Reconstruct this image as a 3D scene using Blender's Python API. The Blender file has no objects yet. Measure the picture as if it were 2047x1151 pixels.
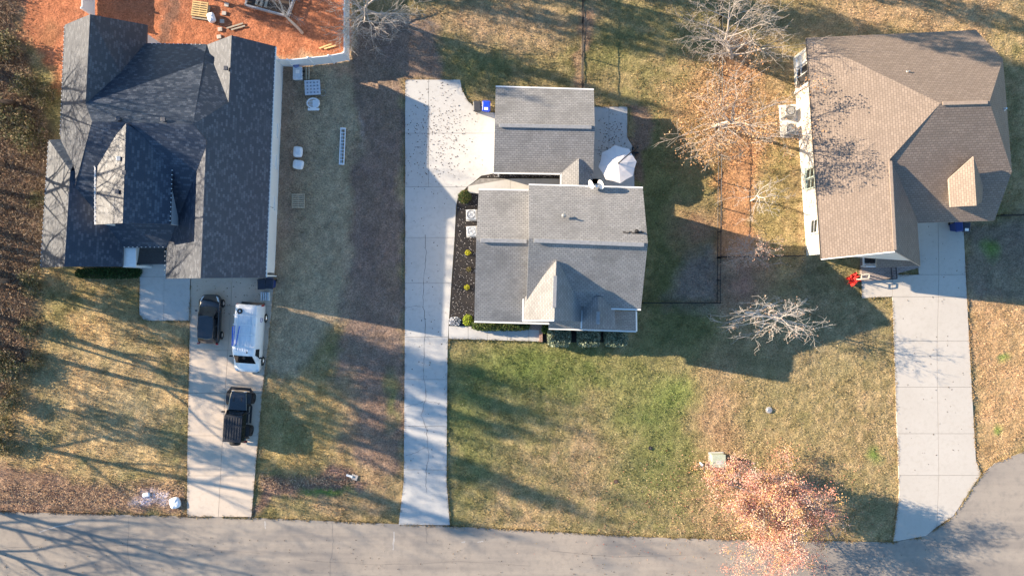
import bpy, bmesh, math, random
import numpy as np
from mathutils import Vector, Matrix

# ------------------------------------------------------------------ scene, camera, sky, sun
S = bpy.context.scene
C = bpy.context.collection
PPM = 26.0                      # photograph pixels per metre on the ground
CAMH = 60.0                     # drone height
CX, CY = 1023.5, 575.5

cam_d = bpy.data.cameras.new('camera')
cam = bpy.data.objects.new('camera', cam_d)
C.objects.link(cam)
cam.location = (0, 0, CAMH)
cam.rotation_euler = (0, 0, 0)
cam_d.sensor_width = 36.0
cam_d.lens = 36.0 * CAMH / (2047 / PPM)
cam_d.clip_end = 3000
S.camera = cam

SUN_EL = math.radians(21.5)
SUN_AZ = math.atan2(0.268, -0.963)      # direction towards the sun in the xy plane
world = bpy.data.worlds.new('World')
S.world = world
world.use_nodes = True
wn = world.node_tree
for n in list(wn.nodes):
    wn.nodes.remove(n)
sky = wn.nodes.new('ShaderNodeTexSky')
sky.sky_type = 'NISHITA'
sky.sun_disc = False
sky.sun_elevation = SUN_EL
sky.sun_rotation = math.atan2(math.cos(SUN_AZ), math.sin(SUN_AZ))
sky.air_density = 1.0
sky.dust_density = 0.1
sky.ozone_density = 1.1
bg = wn.nodes.new('ShaderNodeBackground')
bg.inputs['Strength'].default_value = 0.108
wo = wn.nodes.new('ShaderNodeOutputWorld')
hs = wn.nodes.new('ShaderNodeHueSaturation')
hs.inputs['Saturation'].default_value = 1.2
wn.links.new(sky.outputs[0], hs.inputs['Color'])
wn.links.new(hs.outputs[0], bg.inputs[0])
wn.links.new(bg.outputs[0], wo.inputs[0])

sd = bpy.data.lights.new('sun', 'SUN')
sd.energy = 5.0
sd.angle = math.radians(0.45)
sd.color = (1.0, 0.82, 0.60)
sun = bpy.data.objects.new('sun', sd)
C.objects.link(sun)
tosun = Vector((math.cos(SUN_AZ) * math.cos(SUN_EL), math.sin(SUN_AZ) * math.cos(SUN_EL), math.sin(SUN_EL)))
sun.rotation_euler = tosun.to_track_quat('Z', 'Y').to_euler()
sun.location = tosun * 200

S.view_settings.view_transform = 'Standard'
S.view_settings.look = 'None'
S.view_settings.gamma = 1.0
S.view_settings.exposure = 1.5
S.cycles.max_bounces = 5
S.cycles.diffuse_bounces = 3

# ------------------------------------------------------------------ helpers
rnd = random.Random(7)
NR = np.random.default_rng(11)

def P(px, py, h=0.0):
    """photograph pixel and height above the ground -> point in the place"""
    k = 1.0 - h / CAMH
    return Vector(((px - CX) / PPM * k, (CY - py) / PPM * k, h))

def onplane(px, py, a, b, c):
    n = (b - a).cross(c - a)
    o = Vector((0, 0, CAMH))
    d = P(px, py, 0) - o
    t = n.dot(a - o) / n.dot(d)
    return o + d * t

def node_mat(name):
    m = bpy.data.materials.new(name)
    m.use_nodes = True
    nt = m.node_tree
    b = nt.nodes['Principled BSDF']
    return m, nt, b

def N(nt, typ, **kw):
    n = nt.nodes.new(typ)
    for k, v in kw.items():
        if k in n.inputs:
            n.inputs[k].default_value = v
        else:
            setattr(n, k, v)
    return n

def rgba(c):
    return (c[0], c[1], c[2], 1.0)

def mixn(nt, fac, a, b, blend='MIX'):
    m = nt.nodes.new('ShaderNodeMix')
    m.data_type = 'RGBA'
    m.blend_type = blend
    if isinstance(fac, (int, float)):
        m.inputs[0].default_value = fac
    else:
        nt.links.new(fac, m.inputs[0])
    for k, v in ((6, a), (7, b)):
        if isinstance(v, tuple):
            m.inputs[k].default_value = rgba(v)
        else:
            nt.links.new(v, m.inputs[k])
    return m.outputs[2]

def ramp(nt, src, lo, hi, a=0.0, b=1.0):
    r = nt.nodes.new('ShaderNodeMapRange')
    r.inputs[1].default_value = lo
    r.inputs[2].default_value = hi
    r.inputs[3].default_value = a
    r.inputs[4].default_value = b
    r.clamp = True
    nt.links.new(src, r.inputs[0])
    return r.outputs[0]

def noise(nt, vec, scale, detail=4, rough=0.6):
    n = nt.nodes.new('ShaderNodeTexNoise')
    n.inputs['Scale'].default_value = scale
    n.inputs['Detail'].default_value = detail
    n.inputs['Roughness'].default_value = rough
    if vec is not None:
        nt.links.new(vec, n.inputs['Vector'])
    return n.outputs['Fac']

def obj_vec(nt):
    return nt.nodes.new('ShaderNodeTexCoord').outputs['Object']

def geo_vec(nt):
    return nt.nodes.new('ShaderNodeNewGeometry').outputs['Position']

def bump(nt, b, height, strength, dist):
    bn = nt.nodes.new('ShaderNodeBump')
    bn.inputs['Strength'].default_value = strength
    bn.inputs['Distance'].default_value = dist
    nt.links.new(height, bn.inputs['Height'])
    nt.links.new(bn.outputs[0], b.inputs['Normal'])

MATS = {}
def plain(name, col, rough=0.6, var=0.18, scale=6.0, metallic=0.0, coat=0.0, bmp=0.0, spec=0.5):
    """one material with soft procedural variation of tone"""
    if name in MATS:
        return MATS[name]
    m, nt, b = node_mat(name)
    v = geo_vec(nt)
    f = noise(nt, v, scale, 5)
    dark = tuple(c * (1 - var) for c in col)
    lite = tuple(min(1, c * (1 + var)) for c in col)
    nt.links.new(mixn(nt, ramp(nt, f, 0.3, 0.7), dark, lite), b.inputs['Base Color'])
    b.inputs['Roughness'].default_value = rough
    b.inputs['Metallic'].default_value = metallic
    b.inputs['Specular IOR Level'].default_value = spec
    if coat:
        b.inputs['Coat Weight'].default_value = coat
        b.inputs['Coat Roughness'].default_value = 0.04
    if bmp:
        bump(nt, b, f, bmp, 0.02)
    MATS[name] = m
    return m

def attr_mat(name, rough=0.85, fine=40.0, amt=0.35, bmp=0.0, bdist=0.05, spec=0.2, big=None):
    m, nt, b = node_mat(name)
    a = nt.nodes.new('ShaderNodeAttribute')
    a.attribute_name = 'Col'
    v = geo_vec(nt)
    f = noise(nt, v, fine, 3, 0.7)
    k = ramp(nt, f, 0.3, 0.7, 1 - amt, 1 + amt)
    cmb = nt.nodes.new('ShaderNodeVectorMath')
    cmb.operation = 'SCALE'
    nt.links.new(a.outputs['Color'], cmb.inputs[0])
    nt.links.new(k, cmb.inputs['Scale'])
    nt.links.new(cmb.outputs[0], b.inputs['Base Color'])
    b.inputs['Roughness'].default_value = rough
    b.inputs['Specular IOR Level'].default_value = spec
    if bmp:
        f2 = noise(nt, v, big or fine * 0.35, 6, 0.75)
        bump(nt, b, f2, bmp, bdist)
    MATS[name] = m
    return m

def shingle(name, c1, c2, gap, w=0.30, h=0.17, bias=0.0, stain=(0.5, 0.5, 0.5), stain_amt=0.25, msize=0.012, bm=0.5, rough=0.62, spec=0.5):
    m, nt, b = node_mat(name)
    uv = nt.nodes.new('ShaderNodeUVMap')
    uv.uv_map = 'UVMap'
    bt = nt.nodes.new('ShaderNodeTexBrick')
    bt.offset = 0.5
    bt.inputs['Color1'].default_value = rgba(c1)
    bt.inputs['Color2'].default_value = rgba(c2)
    bt.inputs['Mortar'].default_value = rgba(gap)
    bt.inputs['Scale'].default_value = 1.0
    bt.inputs['Mortar Size'].default_value = msize
    bt.inputs['Mortar Smooth'].default_value = 0.3
    bt.inputs['Bias'].default_value = bias
    bt.inputs['Brick Width'].default_value = w
    bt.inputs['Row Height'].default_value = h
    nt.links.new(uv.outputs[0], bt.inputs['Vector'])
    v = geo_vec(nt)
    f = noise(nt, v, 0.55, 5, 0.65)
    g = noise(nt, v, 38.0, 3, 0.7)
    c = mixn(nt, ramp(nt, f, 0.45, 0.72, 0.0, stain_amt), bt.outputs['Color'], stain)
    c = mixn(nt, ramp(nt, g, 0.3, 0.7, 0.0, 0.30), c, tuple(x * 0.45 for x in c1))
    nt.links.new(c, b.inputs['Base Color'])
    b.inputs['Roughness'].default_value = rough
    b.inputs['Specular IOR Level'].default_value = spec
    # lower edge of every course stands proud
    sep = nt.nodes.new('ShaderNodeSeparateXYZ')
    nt.links.new(uv.outputs[0], sep.inputs[0])
    md = nt.nodes.new('ShaderNodeMath'); md.operation = 'DIVIDE'
    nt.links.new(sep.outputs[1], md.inputs[0]); md.inputs[1].default_value = h
    fr = nt.nodes.new('ShaderNodeMath'); fr.operation = 'FRACT'
    nt.links.new(md.outputs[0], fr.inputs[0])
    inv = nt.nodes.new('ShaderNodeMath'); inv.operation = 'SUBTRACT'
    inv.inputs[0].default_value = 1.0
    nt.links.new(fr.outputs[0], inv.inputs[1])
    ad = nt.nodes.new('ShaderNodeMath'); ad.operation = 'ADD'
    nt.links.new(inv.outputs[0], ad.inputs[0]); nt.links.new(g, ad.inputs[1])
    bump(nt, b, ad.outputs[0], bm, 0.02)
    MATS[name] = m
    return m

def concrete(name, col, stain, warm):
    m, nt, b = node_mat(name)
    v = geo_vec(nt)
    oi = nt.nodes.new('ShaderNodeObjectInfo')
    f = noise(nt, v, 0.35, 6, 0.65)
    g = noise(nt, v, 22.0, 4, 0.75)
    s = noise(nt, v, 3.2, 5, 0.7)
    c = mixn(nt, ramp(nt, f, 0.35, 0.7), col, warm)
    c = mixn(nt, ramp(nt, s, 0.5, 0.72, 0.0, 0.55), c, stain)
    c = mixn(nt, ramp(nt, g, 0.3, 0.7, 0.0, 0.14), c, tuple(x * 0.5 for x in col))
    c = mixn(nt, ramp(nt, oi.outputs['Random'], 0, 1, 0.0, 0.22), c, stain)
    nt.links.new(c, b.inputs['Base Color'])
    b.inputs['Roughness'].default_value = 0.85
    b.inputs['Specular IOR Level'].default_value = 0.25
    bump(nt, b, g, 0.25, 0.01)
    MATS[name] = m
    return m

def siding(name, col, pitch=0.2):
    m, nt, b = node_mat(name)
    v = geo_vec(nt)
    sep = nt.nodes.new('ShaderNodeSeparateXYZ')
    nt.links.new(v, sep.inputs[0])
    md = nt.nodes.new('ShaderNodeMath'); md.operation = 'DIVIDE'
    nt.links.new(sep.outputs[2], md.inputs[0]); md.inputs[1].default_value = pitch
    fr = nt.nodes.new('ShaderNodeMath'); fr.operation = 'FRACT'
    nt.links.new(md.outputs[0], fr.inputs[0])
    f = noise(nt, v, 1.3, 5, 0.6)
    c = mixn(nt, ramp(nt, f, 0.4, 0.7, 0, 0.25), col, tuple(x * 0.8 for x in col))
    c = mixn(nt, ramp(nt, fr.outputs[0], 0.86, 1.0, 0, 0.5), c, tuple(x * 0.45 for x in col))
    nt.links.new(c, b.inputs['Base Color'])
    b.inputs['Roughness'].default_value = 0.55
    bump(nt, b, fr.outputs[0], 0.4, 0.015)
    MATS[name] = m
    return m

def brickmat(name, c1, c2, mortar):
    m, nt, b = node_mat(name)
    v = obj_vec(nt)
    bt = nt.nodes.new('ShaderNodeTexBrick')
    bt.inputs['Color1'].default_value = rgba(c1)
    bt.inputs['Color2'].default_value = rgba(c2)
    bt.inputs['Mortar'].default_value = rgba(mortar)
    bt.inputs['Scale'].default_value = 1.0
    bt.inputs['Brick Width'].default_value = 0.24
    bt.inputs['Row Height'].default_value = 0.12
    bt.inputs['Mortar Size'].default_value = 0.012
    nt.links.new(v, bt.inputs['Vector'])
    nt.links.new(bt.outputs['Color'], b.inputs['Base Color'])
    b.inputs['Roughness'].default_value = 0.85
    bump(nt, b, bt.outputs['Fac'], -0.4, 0.01)
    MATS[name] = m
    return m

# ---- materials
SH_NAVY = shingle('slate blue architectural shingle', (0.012, 0.024, 0.050), (0.135, 0.155, 0.195), (0.006, 0.013, 0.030), 0.26, 0.17, -0.45, (0.03, 0.04, 0.06), 0.3, 0.012, 0.25, 0.52, 0.65)
SH_GREY = shingle('weathered grey shingle', (0.25, 0.245, 0.24), (0.32, 0.312, 0.305), (0.13, 0.13, 0.137), 0.28, 0.16, 0.0, (0.12, 0.117, 0.115), 0.65, 0.018, 0.5, 0.68, 0.35)
SH_BROWN = shingle('tan brown shingle', (0.215, 0.165, 0.130), (0.28, 0.218, 0.175), (0.13, 0.10, 0.082), 0.30, 0.17, 0.0, (0.155, 0.12, 0.098), 0.4, 0.02, 0.5, 0.62, 0.4)
CONC = concrete('worn light concrete', (0.50, 0.49, 0.47), (0.38, 0.36, 0.335), (0.55, 0.535, 0.51))
CONC_L = concrete('warm broomed concrete', (0.55, 0.465, 0.38), (0.43, 0.35, 0.275), (0.58, 0.50, 0.42))
CONC_R = concrete('pale new concrete', (0.50, 0.46, 0.41), (0.41, 0.37, 0.315), (0.54, 0.50, 0.45))
SIDE_W = siding('white lap siding', (0.80, 0.79, 0.77))
SIDE_C = siding('cream lap siding', (0.74, 0.68, 0.60))
SIDE_G = siding('pale grey lap siding', (0.52, 0.52, 0.52))
BRICK = brickmat('red brown brick', (0.24, 0.12, 0.09), (0.33, 0.18, 0.13), (0.40, 0.36, 0.32))
BRICK_D = brickmat('dark paver brick', (0.17, 0.13, 0.12), (0.26, 0.20, 0.18), (0.34, 0.31, 0.29))
WHITE = plain('white paint', (0.80, 0.80, 0.79), 0.4, 0.05)
VINYL = plain('white vinyl', (0.82, 0.82, 0.83), 0.35, 0.03)
GUTTER = plain('white gutter', (0.78, 0.77, 0.75), 0.4, 0.06)
DKMET = plain('dark metal', (0.025, 0.026, 0.03), 0.45, 0.2, 8, 0.6)
BLACK = plain('black plastic', (0.016, 0.016, 0.018), 0.5, 0.3)
NAVYP = plain('navy plastic', (0.010, 0.018, 0.040), 0.45, 0.3)
BLUEP = plain('blue plastic', (0.010, 0.055, 0.52), 0.42, 0.12)
BLUEP2 = plain('deep blue plastic', (0.008, 0.03, 0.16), 0.42, 0.15)
RUBBER = plain('tyre rubber', (0.012, 0.012, 0.013), 0.8, 0.3)
RIM = plain('alloy', (0.55, 0.55, 0.56), 0.28, 0.1, 8, 0.9)
PAINT_K = plain('black car paint', (0.010, 0.012, 0.018), 0.25, 0.2, 3, 0.0, 1.0)
PAINT_J = plain('satin black hardtop', (0.012, 0.014, 0.02), 0.5, 0.25, 6)
PAINT_W = plain('white van paint', (0.74, 0.76, 0.79), 0.3, 0.05, 3, 0.0, 0.5)
GLASS = plain('tinted car glass', (0.006, 0.008, 0.011), 0.05, 0.2, 2, 0.0, 0.0, 0.0, 0.8)
PANE = plain('window glass', (0.02, 0.03, 0.035), 0.06, 0.2, 2, 0.0, 0.0, 0.0, 0.8)
LAMP = plain('headlamp lens', (0.62, 0.64, 0.66), 0.15, 0.1)
REDL = plain('tail lamp lens', (0.35, 0.01, 0.012), 0.2, 0.1)
GALV = plain('galvanised steel', (0.46, 0.47, 0.47), 0.45, 0.15, 9, 0.7)
ACGREY = plain('beige grey cabinet', (0.42, 0.41, 0.38), 0.5, 0.1)
WOODP = plain('pale pallet wood', (0.50, 0.40, 0.28), 0.8, 0.22, 12)
WOODG = plain('grey weathered wood', (0.34, 0.30, 0.24), 0.85, 0.25, 12)
WOODY = plain('fresh yellow lumber', (0.60, 0.42, 0.19), 0.8, 0.15, 12)
BARK = plain('grey bark', (0.30, 0.26, 0.225), 0.9, 0.35, 9)
BARK_P = plain('pale bark', (0.44, 0.375, 0.32), 0.9, 0.22, 9)
BARK_LIT = plain('sunlit pale bark', (0.60, 0.53, 0.46), 0.9, 0.2, 9)  # pale bark made brighter, sunlight on the branches put into the colour
BARK_D = plain('brown bark', (0.17, 0.125, 0.095), 0.9, 0.35, 9)
SOIL = plain('dark soil', (0.060, 0.042, 0.032), 0.95, 0.45, 9, 0, 0, 0.6)
MULCH = plain('black mulch', (0.022, 0.019, 0.019), 0.95, 0.6, 22, 0, 0, 0.8)
STONE = plain('pale stepping stone', (0.46, 0.40, 0.34), 0.85, 0.2, 6)
BAG = plain('white poly bag', (0.74, 0.76, 0.80), 0.45, 0.08, 5)
GRAVELW = plain('white marble gravel', (0.70, 0.68, 0.66), 0.8, 0.35, 30, 0, 0, 0.9)
CANVAS = plain('off white canvas', (0.72, 0.68, 0.67), 0.8, 0.05, 3)
STRAP = plain('bright blue strap', (0.02, 0.12, 0.55), 0.6, 0.1)
PURPLE = plain('violet print', (0.10, 0.05, 0.30), 0.6, 0.1)
DARKV = plain('dark joint filler', (0.22, 0.205, 0.19), 0.95, 0.3)
CRACK = plain('crack filler', (0.13, 0.125, 0.12), 0.95, 0.3, 10)
GREENB = plain('pale green enamel', (0.42, 0.46, 0.36), 0.5, 0.12)
REDFAB = plain('red fabric', (0.60, 0.03, 0.02), 0.7, 0.3, 9)
LEAF = attr_mat('leaf tissue', 0.7, 30.0, 0.2)
GRASS = attr_mat('grass blade', 0.75, 9.0, 0.25)

def asphalt():
    m, nt, b = node_mat('sun bleached asphalt')
    v = geo_vec(nt)
    f = noise(nt, v, 0.16, 5, 0.6)
    g = noise(nt, v, 45.0, 3, 0.8)
    s = noise(nt, v, 1.6, 6, 0.7)
    mp = nt.nodes.new('ShaderNodeMapping')
    mp.inputs['Scale'].default_value = (0.05, 0.9, 1)
    nt.links.new(v, mp.inputs[0])
    st = noise(nt, mp.outputs[0], 1.0, 4, 0.6)
    c = mixn(nt, ramp(nt, f, 0.35, 0.65), (0.36, 0.308, 0.256), (0.24, 0.213, 0.19))
    c = mixn(nt, ramp(nt, st, 0.4, 0.66, 0, 0.6), c, (0.43, 0.37, 0.305))
    c = mixn(nt, ramp(nt, s, 0.48, 0.72, 0, 0.5), c, (0.19, 0.172, 0.158))
    c = mixn(nt, ramp(nt, g, 0.3, 0.7, 0, 0.30), c, (0.10, 0.098, 0.095))
    nt.links.new(c, b.inputs['Base Color'])
    b.inputs['Roughness'].default_value = 0.9
    b.inputs['Specular IOR Level'].default_value = 0.2
    bump(nt, b, g, 0.4, 0.012)
    return m
ASPH = asphalt()

# ------------------------------------------------------------------ mesh building
class MB:
    def __init__(s):
        s.v = []; s.f = []; s.m = []; s.uv = {}
    def add(s, verts, faces, m=0):
        o = len(s.v)
        s.v += [tuple(p) for p in verts]
        for f in faces:
            s.f.append(tuple(i + o for i in f)); s.m.append(m)
        return o
    def box(s, c, d, rz=0.0, m=0, mat=None):
        x, y, z = d[0] / 2, d[1] / 2, d[2] / 2
        R = Matrix.Rotation(rz, 3, 'Z') if mat is None else mat
        c = Vector(c)
        vs = [c + R @ Vector((sx * x, sy * y, sz * z)) for sz in (-1, 1) for sy in (-1, 1) for sx in (-1, 1)]
        s.add(vs, [(0, 2, 3, 1), (4, 5, 7, 6), (0, 1, 5, 4), (2, 6, 7, 3), (0, 4, 6, 2), (1, 3, 7, 5)], m)
        return s
    def beam(s, a, b, w, t, m=0):
        """rectangular bar from a to b, w wide (horizontal), t thick"""
        a, b = Vector(a), Vector(b)
        d = b - a
        y = d.normalized()
        up = Vector((0, 0, 1)) if abs(y.z) < 0.99 else Vector((1, 0, 0))
        x = y.cross(up).normalized()
        z = x.cross(y)
        R = Matrix((x, y, z)).transposed()
        return s.box((a + b) / 2, (w, d.length, t), m=m, mat=R)
    def prism(s, pts, z0, z1, m=0):
        n = len(pts)
        area = sum(pts[i][0] * pts[(i + 1) % n][1] - pts[(i + 1) % n][0] * pts[i][1] for i in range(n))
        if area < 0:
            pts = list(reversed(pts))
        vs = [(p[0], p[1], z0) for p in pts] + [(p[0], p[1], z1) for p in pts]
        fs = [tuple(range(n - 1, -1, -1)), tuple(range(n, 2 * n))]
        fs += [(i, (i + 1) % n, n + (i + 1) % n, n + i) for i in range(n)]
        s.add(vs, fs, m)
        return s
    def tube(s, a, b, r0, r1=None, n=8, caps=True, m=0):
        r1 = r0 if r1 is None else r1
        a, b = Vector(a), Vector(b)
        d = (b - a)
        if d.length < 1e-6:
            return s
        d.normalize()
        u = d.orthogonal().normalized()
        w = d.cross(u)
        vs = []
        for c, r in ((a, r0), (b, r1)):
            for i in range(n):
                t = 2 * math.pi * i / n
                vs.append(c + (u * math.cos(t) + w * math.sin(t)) * r)
        fs = [(i, (i + 1) % n, n + (i + 1) % n, n + i) for i in range(n)]
        if caps:
            fs += [tuple(range(n - 1, -1, -1)), tuple(range(n, 2 * n))]
        s.add(vs, fs, m)
        return s
    def lathe(s, c, axis, prof, n=16, m=0):
        """prof: list of (radius, offset along axis)"""
        c = Vector(c); d = Vector(axis).normalized()
        u = d.orthogonal().normalized(); w = d.cross(u)
        vs = []
        for r, o in prof:
            for i in range(n):
                t = 2 * math.pi * i / n
                vs.append(c + d * o + (u * math.cos(t) + w * math.sin(t)) * r)
        fs = []
        for k in range(len(prof) - 1):
            for i in range(n):
                fs.append((k * n + i, k * n + (i + 1) % n, (k + 1) * n + (i + 1) % n, (k + 1) * n + i))
        s.add(vs, fs, m)
        return s
    def loft(s, rings, m=0, caps=True, closed=True):
        n = len(rings[0])
        vs = [p for r in rings for p in r]
        fs = []
        for k in range(len(rings) - 1):
            for i in range(n if closed else n - 1):
                j = (i + 1) % n
                fs.append((k * n + i, k * n + j, (k + 1) * n + j, (k + 1) * n + i))
        if caps:
            fs.append(tuple(range(n - 1, -1, -1)))
            fs.append(tuple(range((len(rings) - 1) * n, len(rings) * n)))
        s.add(vs, fs, m)
        return s
    def mesh(s, name, mats, off=(0, 0, 0), smooth=False):
        me = bpy.data.meshes.new(name)
        o = Vector(off)
        me.from_pydata([Vector(p) - o for p in s.v], [], s.f)
        for m in (mats if isinstance(mats, (list, tuple)) else [mats]):
            me.materials.append(m)
        me.polygons.foreach_set('material_index', s.m)
        if smooth:
            me.polygons.foreach_set('use_smooth', [True] * len(s.f))
        me.update()
        return me
    def build(s, name, mats, parent=None, smooth=False, bevel=0.0, world_space=True, sub=0, fix=False):
        off = (0, 0, 0)
        if parent is not None and world_space:
            r = parent
            while r.parent is not None:
                r = r.parent
            off = r.location
        me = s.mesh(name, mats, off, smooth)
        if fix:
            bm = bmesh.new(); bm.from_mesh(me)
            bmesh.ops.recalc_face_normals(bm, faces=bm.faces)
            bm.to_mesh(me); bm.free()
        o = bpy.data.objects.new(name, me)
        C.objects.link(o)
        if parent is not None:
            o.parent = parent
        if bevel:
            b = o.modifiers.new('bevel', 'BEVEL'); b.width = bevel; b.segments = 2; b.limit_method = 'ANGLE'
        if sub:
            b = o.modifiers.new('subsurf', 'SUBSURF'); b.levels = sub; b.render_levels = sub
        return o

def tag(o, label=None, cat=None, group=None, kind=None):
    for k, v in (('label', label), ('category', cat), ('group', group), ('kind', kind)):
        if v:
            o[k] = v
    return o

def thing(name, label, cat, loc=(0, 0, 0), rz=0.0, group=None):
    o = bpy.data.objects.new(name, None)
    o.empty_display_size = 0.3
    C.objects.link(o)
    o.location = loc
    o.rotation_euler = (0, 0, rz)
    return tag(o, label, cat, group)

def copy_tree(o, parent=None):
    c = o.copy()
    C.objects.link(c)
    c.parent = parent
    for ch in list(o.children):
        copy_tree(ch, c)
    return c

def inset(pts, d):
    """polygon moved inwards by d (2D vectors)"""
    n = len(pts)
    area = sum(pts[i][0] * pts[(i + 1) % n][1] - pts[(i + 1) % n][0] * pts[i][1] for i in range(n))
    sg = 1 if area > 0 else -1
    out = []
    for i in range(n):
        p0, p1, p2 = Vector(pts[i - 1][:2]), Vector(pts[i][:2]), Vector(pts[(i + 1) % n][:2])
        e1 = (p1 - p0).normalized(); e2 = (p2 - p1).normalized()
        n1 = Vector((-e1.y, e1.x)) * sg; n2 = Vector((-e2.y, e2.x)) * sg
        b = n1 + n2
        k = 2 / max(0.4, b.length_squared)
        out.append(p1 + b * d * k)
    return out

# ------------------------------------------------------------------ ground colour map (what grows or lies where, plus some painted sun and shade)
_tab = NR.random((512, 512)).astype(np.float64)
def vnoise(x, y, scale, seed=0):
    x = x / scale + seed * 17.31; y = y / scale + seed * 9.77
    ix = np.floor(x).astype(int); iy = np.floor(y).astype(int)
    fx = x - ix; fy = y - iy
    fx = fx * fx * (3 - 2 * fx); fy = fy * fy * (3 - 2 * fy)
    a = _tab[ix % 512, iy % 512]; b = _tab[(ix + 1) % 512, iy % 512]
    c = _tab[ix % 512, (iy + 1) % 512]; d = _tab[(ix + 1) % 512, (iy + 1) % 512]
    return (a * (1 - fx) + b * fx) * (1 - fy) + (c * (1 - fx) + d * fx) * fy

def fbm(x, y, scale, seed=0, oct=4):
    s = 0; a = 0.5; t = 0
    for k in range(oct):
        s = s + a * vnoise(x, y, scale / 2 ** k, seed + k * 3)
        t += a; a *= 0.55
    return s / t

def sdist(x, y, poly):
    """signed distance to a polygon in photograph pixels, negative inside"""
    d2 = np.full(x.shape, 1e18); inside = np.zeros(x.shape, bool)
    n = len(poly)
    for i in range(n):
        ax, ay = poly[i]; bx, by = poly[(i + 1) % n]
        ex, ey = bx - ax, by - ay
        t = np.clip(((x - ax) * ex + (y - ay) * ey) / (ex * ex + ey * ey + 1e-9), 0, 1)
        qx, qy = x - ax - t * ex, y - ay - t * ey
        d2 = np.minimum(d2, qx * qx + qy * qy)
        if ay != by:
            c = ((ay > y) != (by > y)) & (x < (bx - ax) * (y - ay) / (by - ay) + ax)
            inside ^= c
    d = np.sqrt(d2)
    return np.where(inside, -d, d)

def soft(x, y, poly, w):
    return np.clip(0.5 - sdist(x, y, poly) / w, 0, 1)

def blob(x, y, cx, cy, rx, ry):
    return np.clip(1.25 - np.hypot((x - cx) / rx, (y - cy) / ry), 0, 1)

WOODS = [(-6000, -6000), (100, -6000), (60, -60), (20, 60), (60, 130), (112, 300), (92, 450), (78, 545), (58, 640), (48, 720), (8, 800), (-60, 860), (-200, 980), (-6000, 1000)]
CLAY = [(30, -120), (702, -120), (697, 112), (552, 122), (540, 150), (140, 240), (118, 150), (40, 70)]
DULL = [(540, 110), (708, 112), (708, 640), (640, 660), (600, 760), (520, 780)]
DIRT = [(712, 30), (870, 40), (880, 158), (808, 162), (806, 930), (740, 940), (680, 900), (650, 800), (690, 640), (706, 420)]
STRAW = [(1443, 60), (1508, 60), (1502, 520), (1440, 520)]
ROADLITTER = [(-300, 920), (90, 935), (180, 975), (375, 965), (375, 1034), (-300, 1026)]
EARTH_R = [(1926, 440), (2140, 430), (2140, 640), (1935, 600)]
DITCH = [(515, 935), (620, 955), (690, 940), (712, 965), (640, 985), (545, 990), (505, 1030)]

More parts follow.
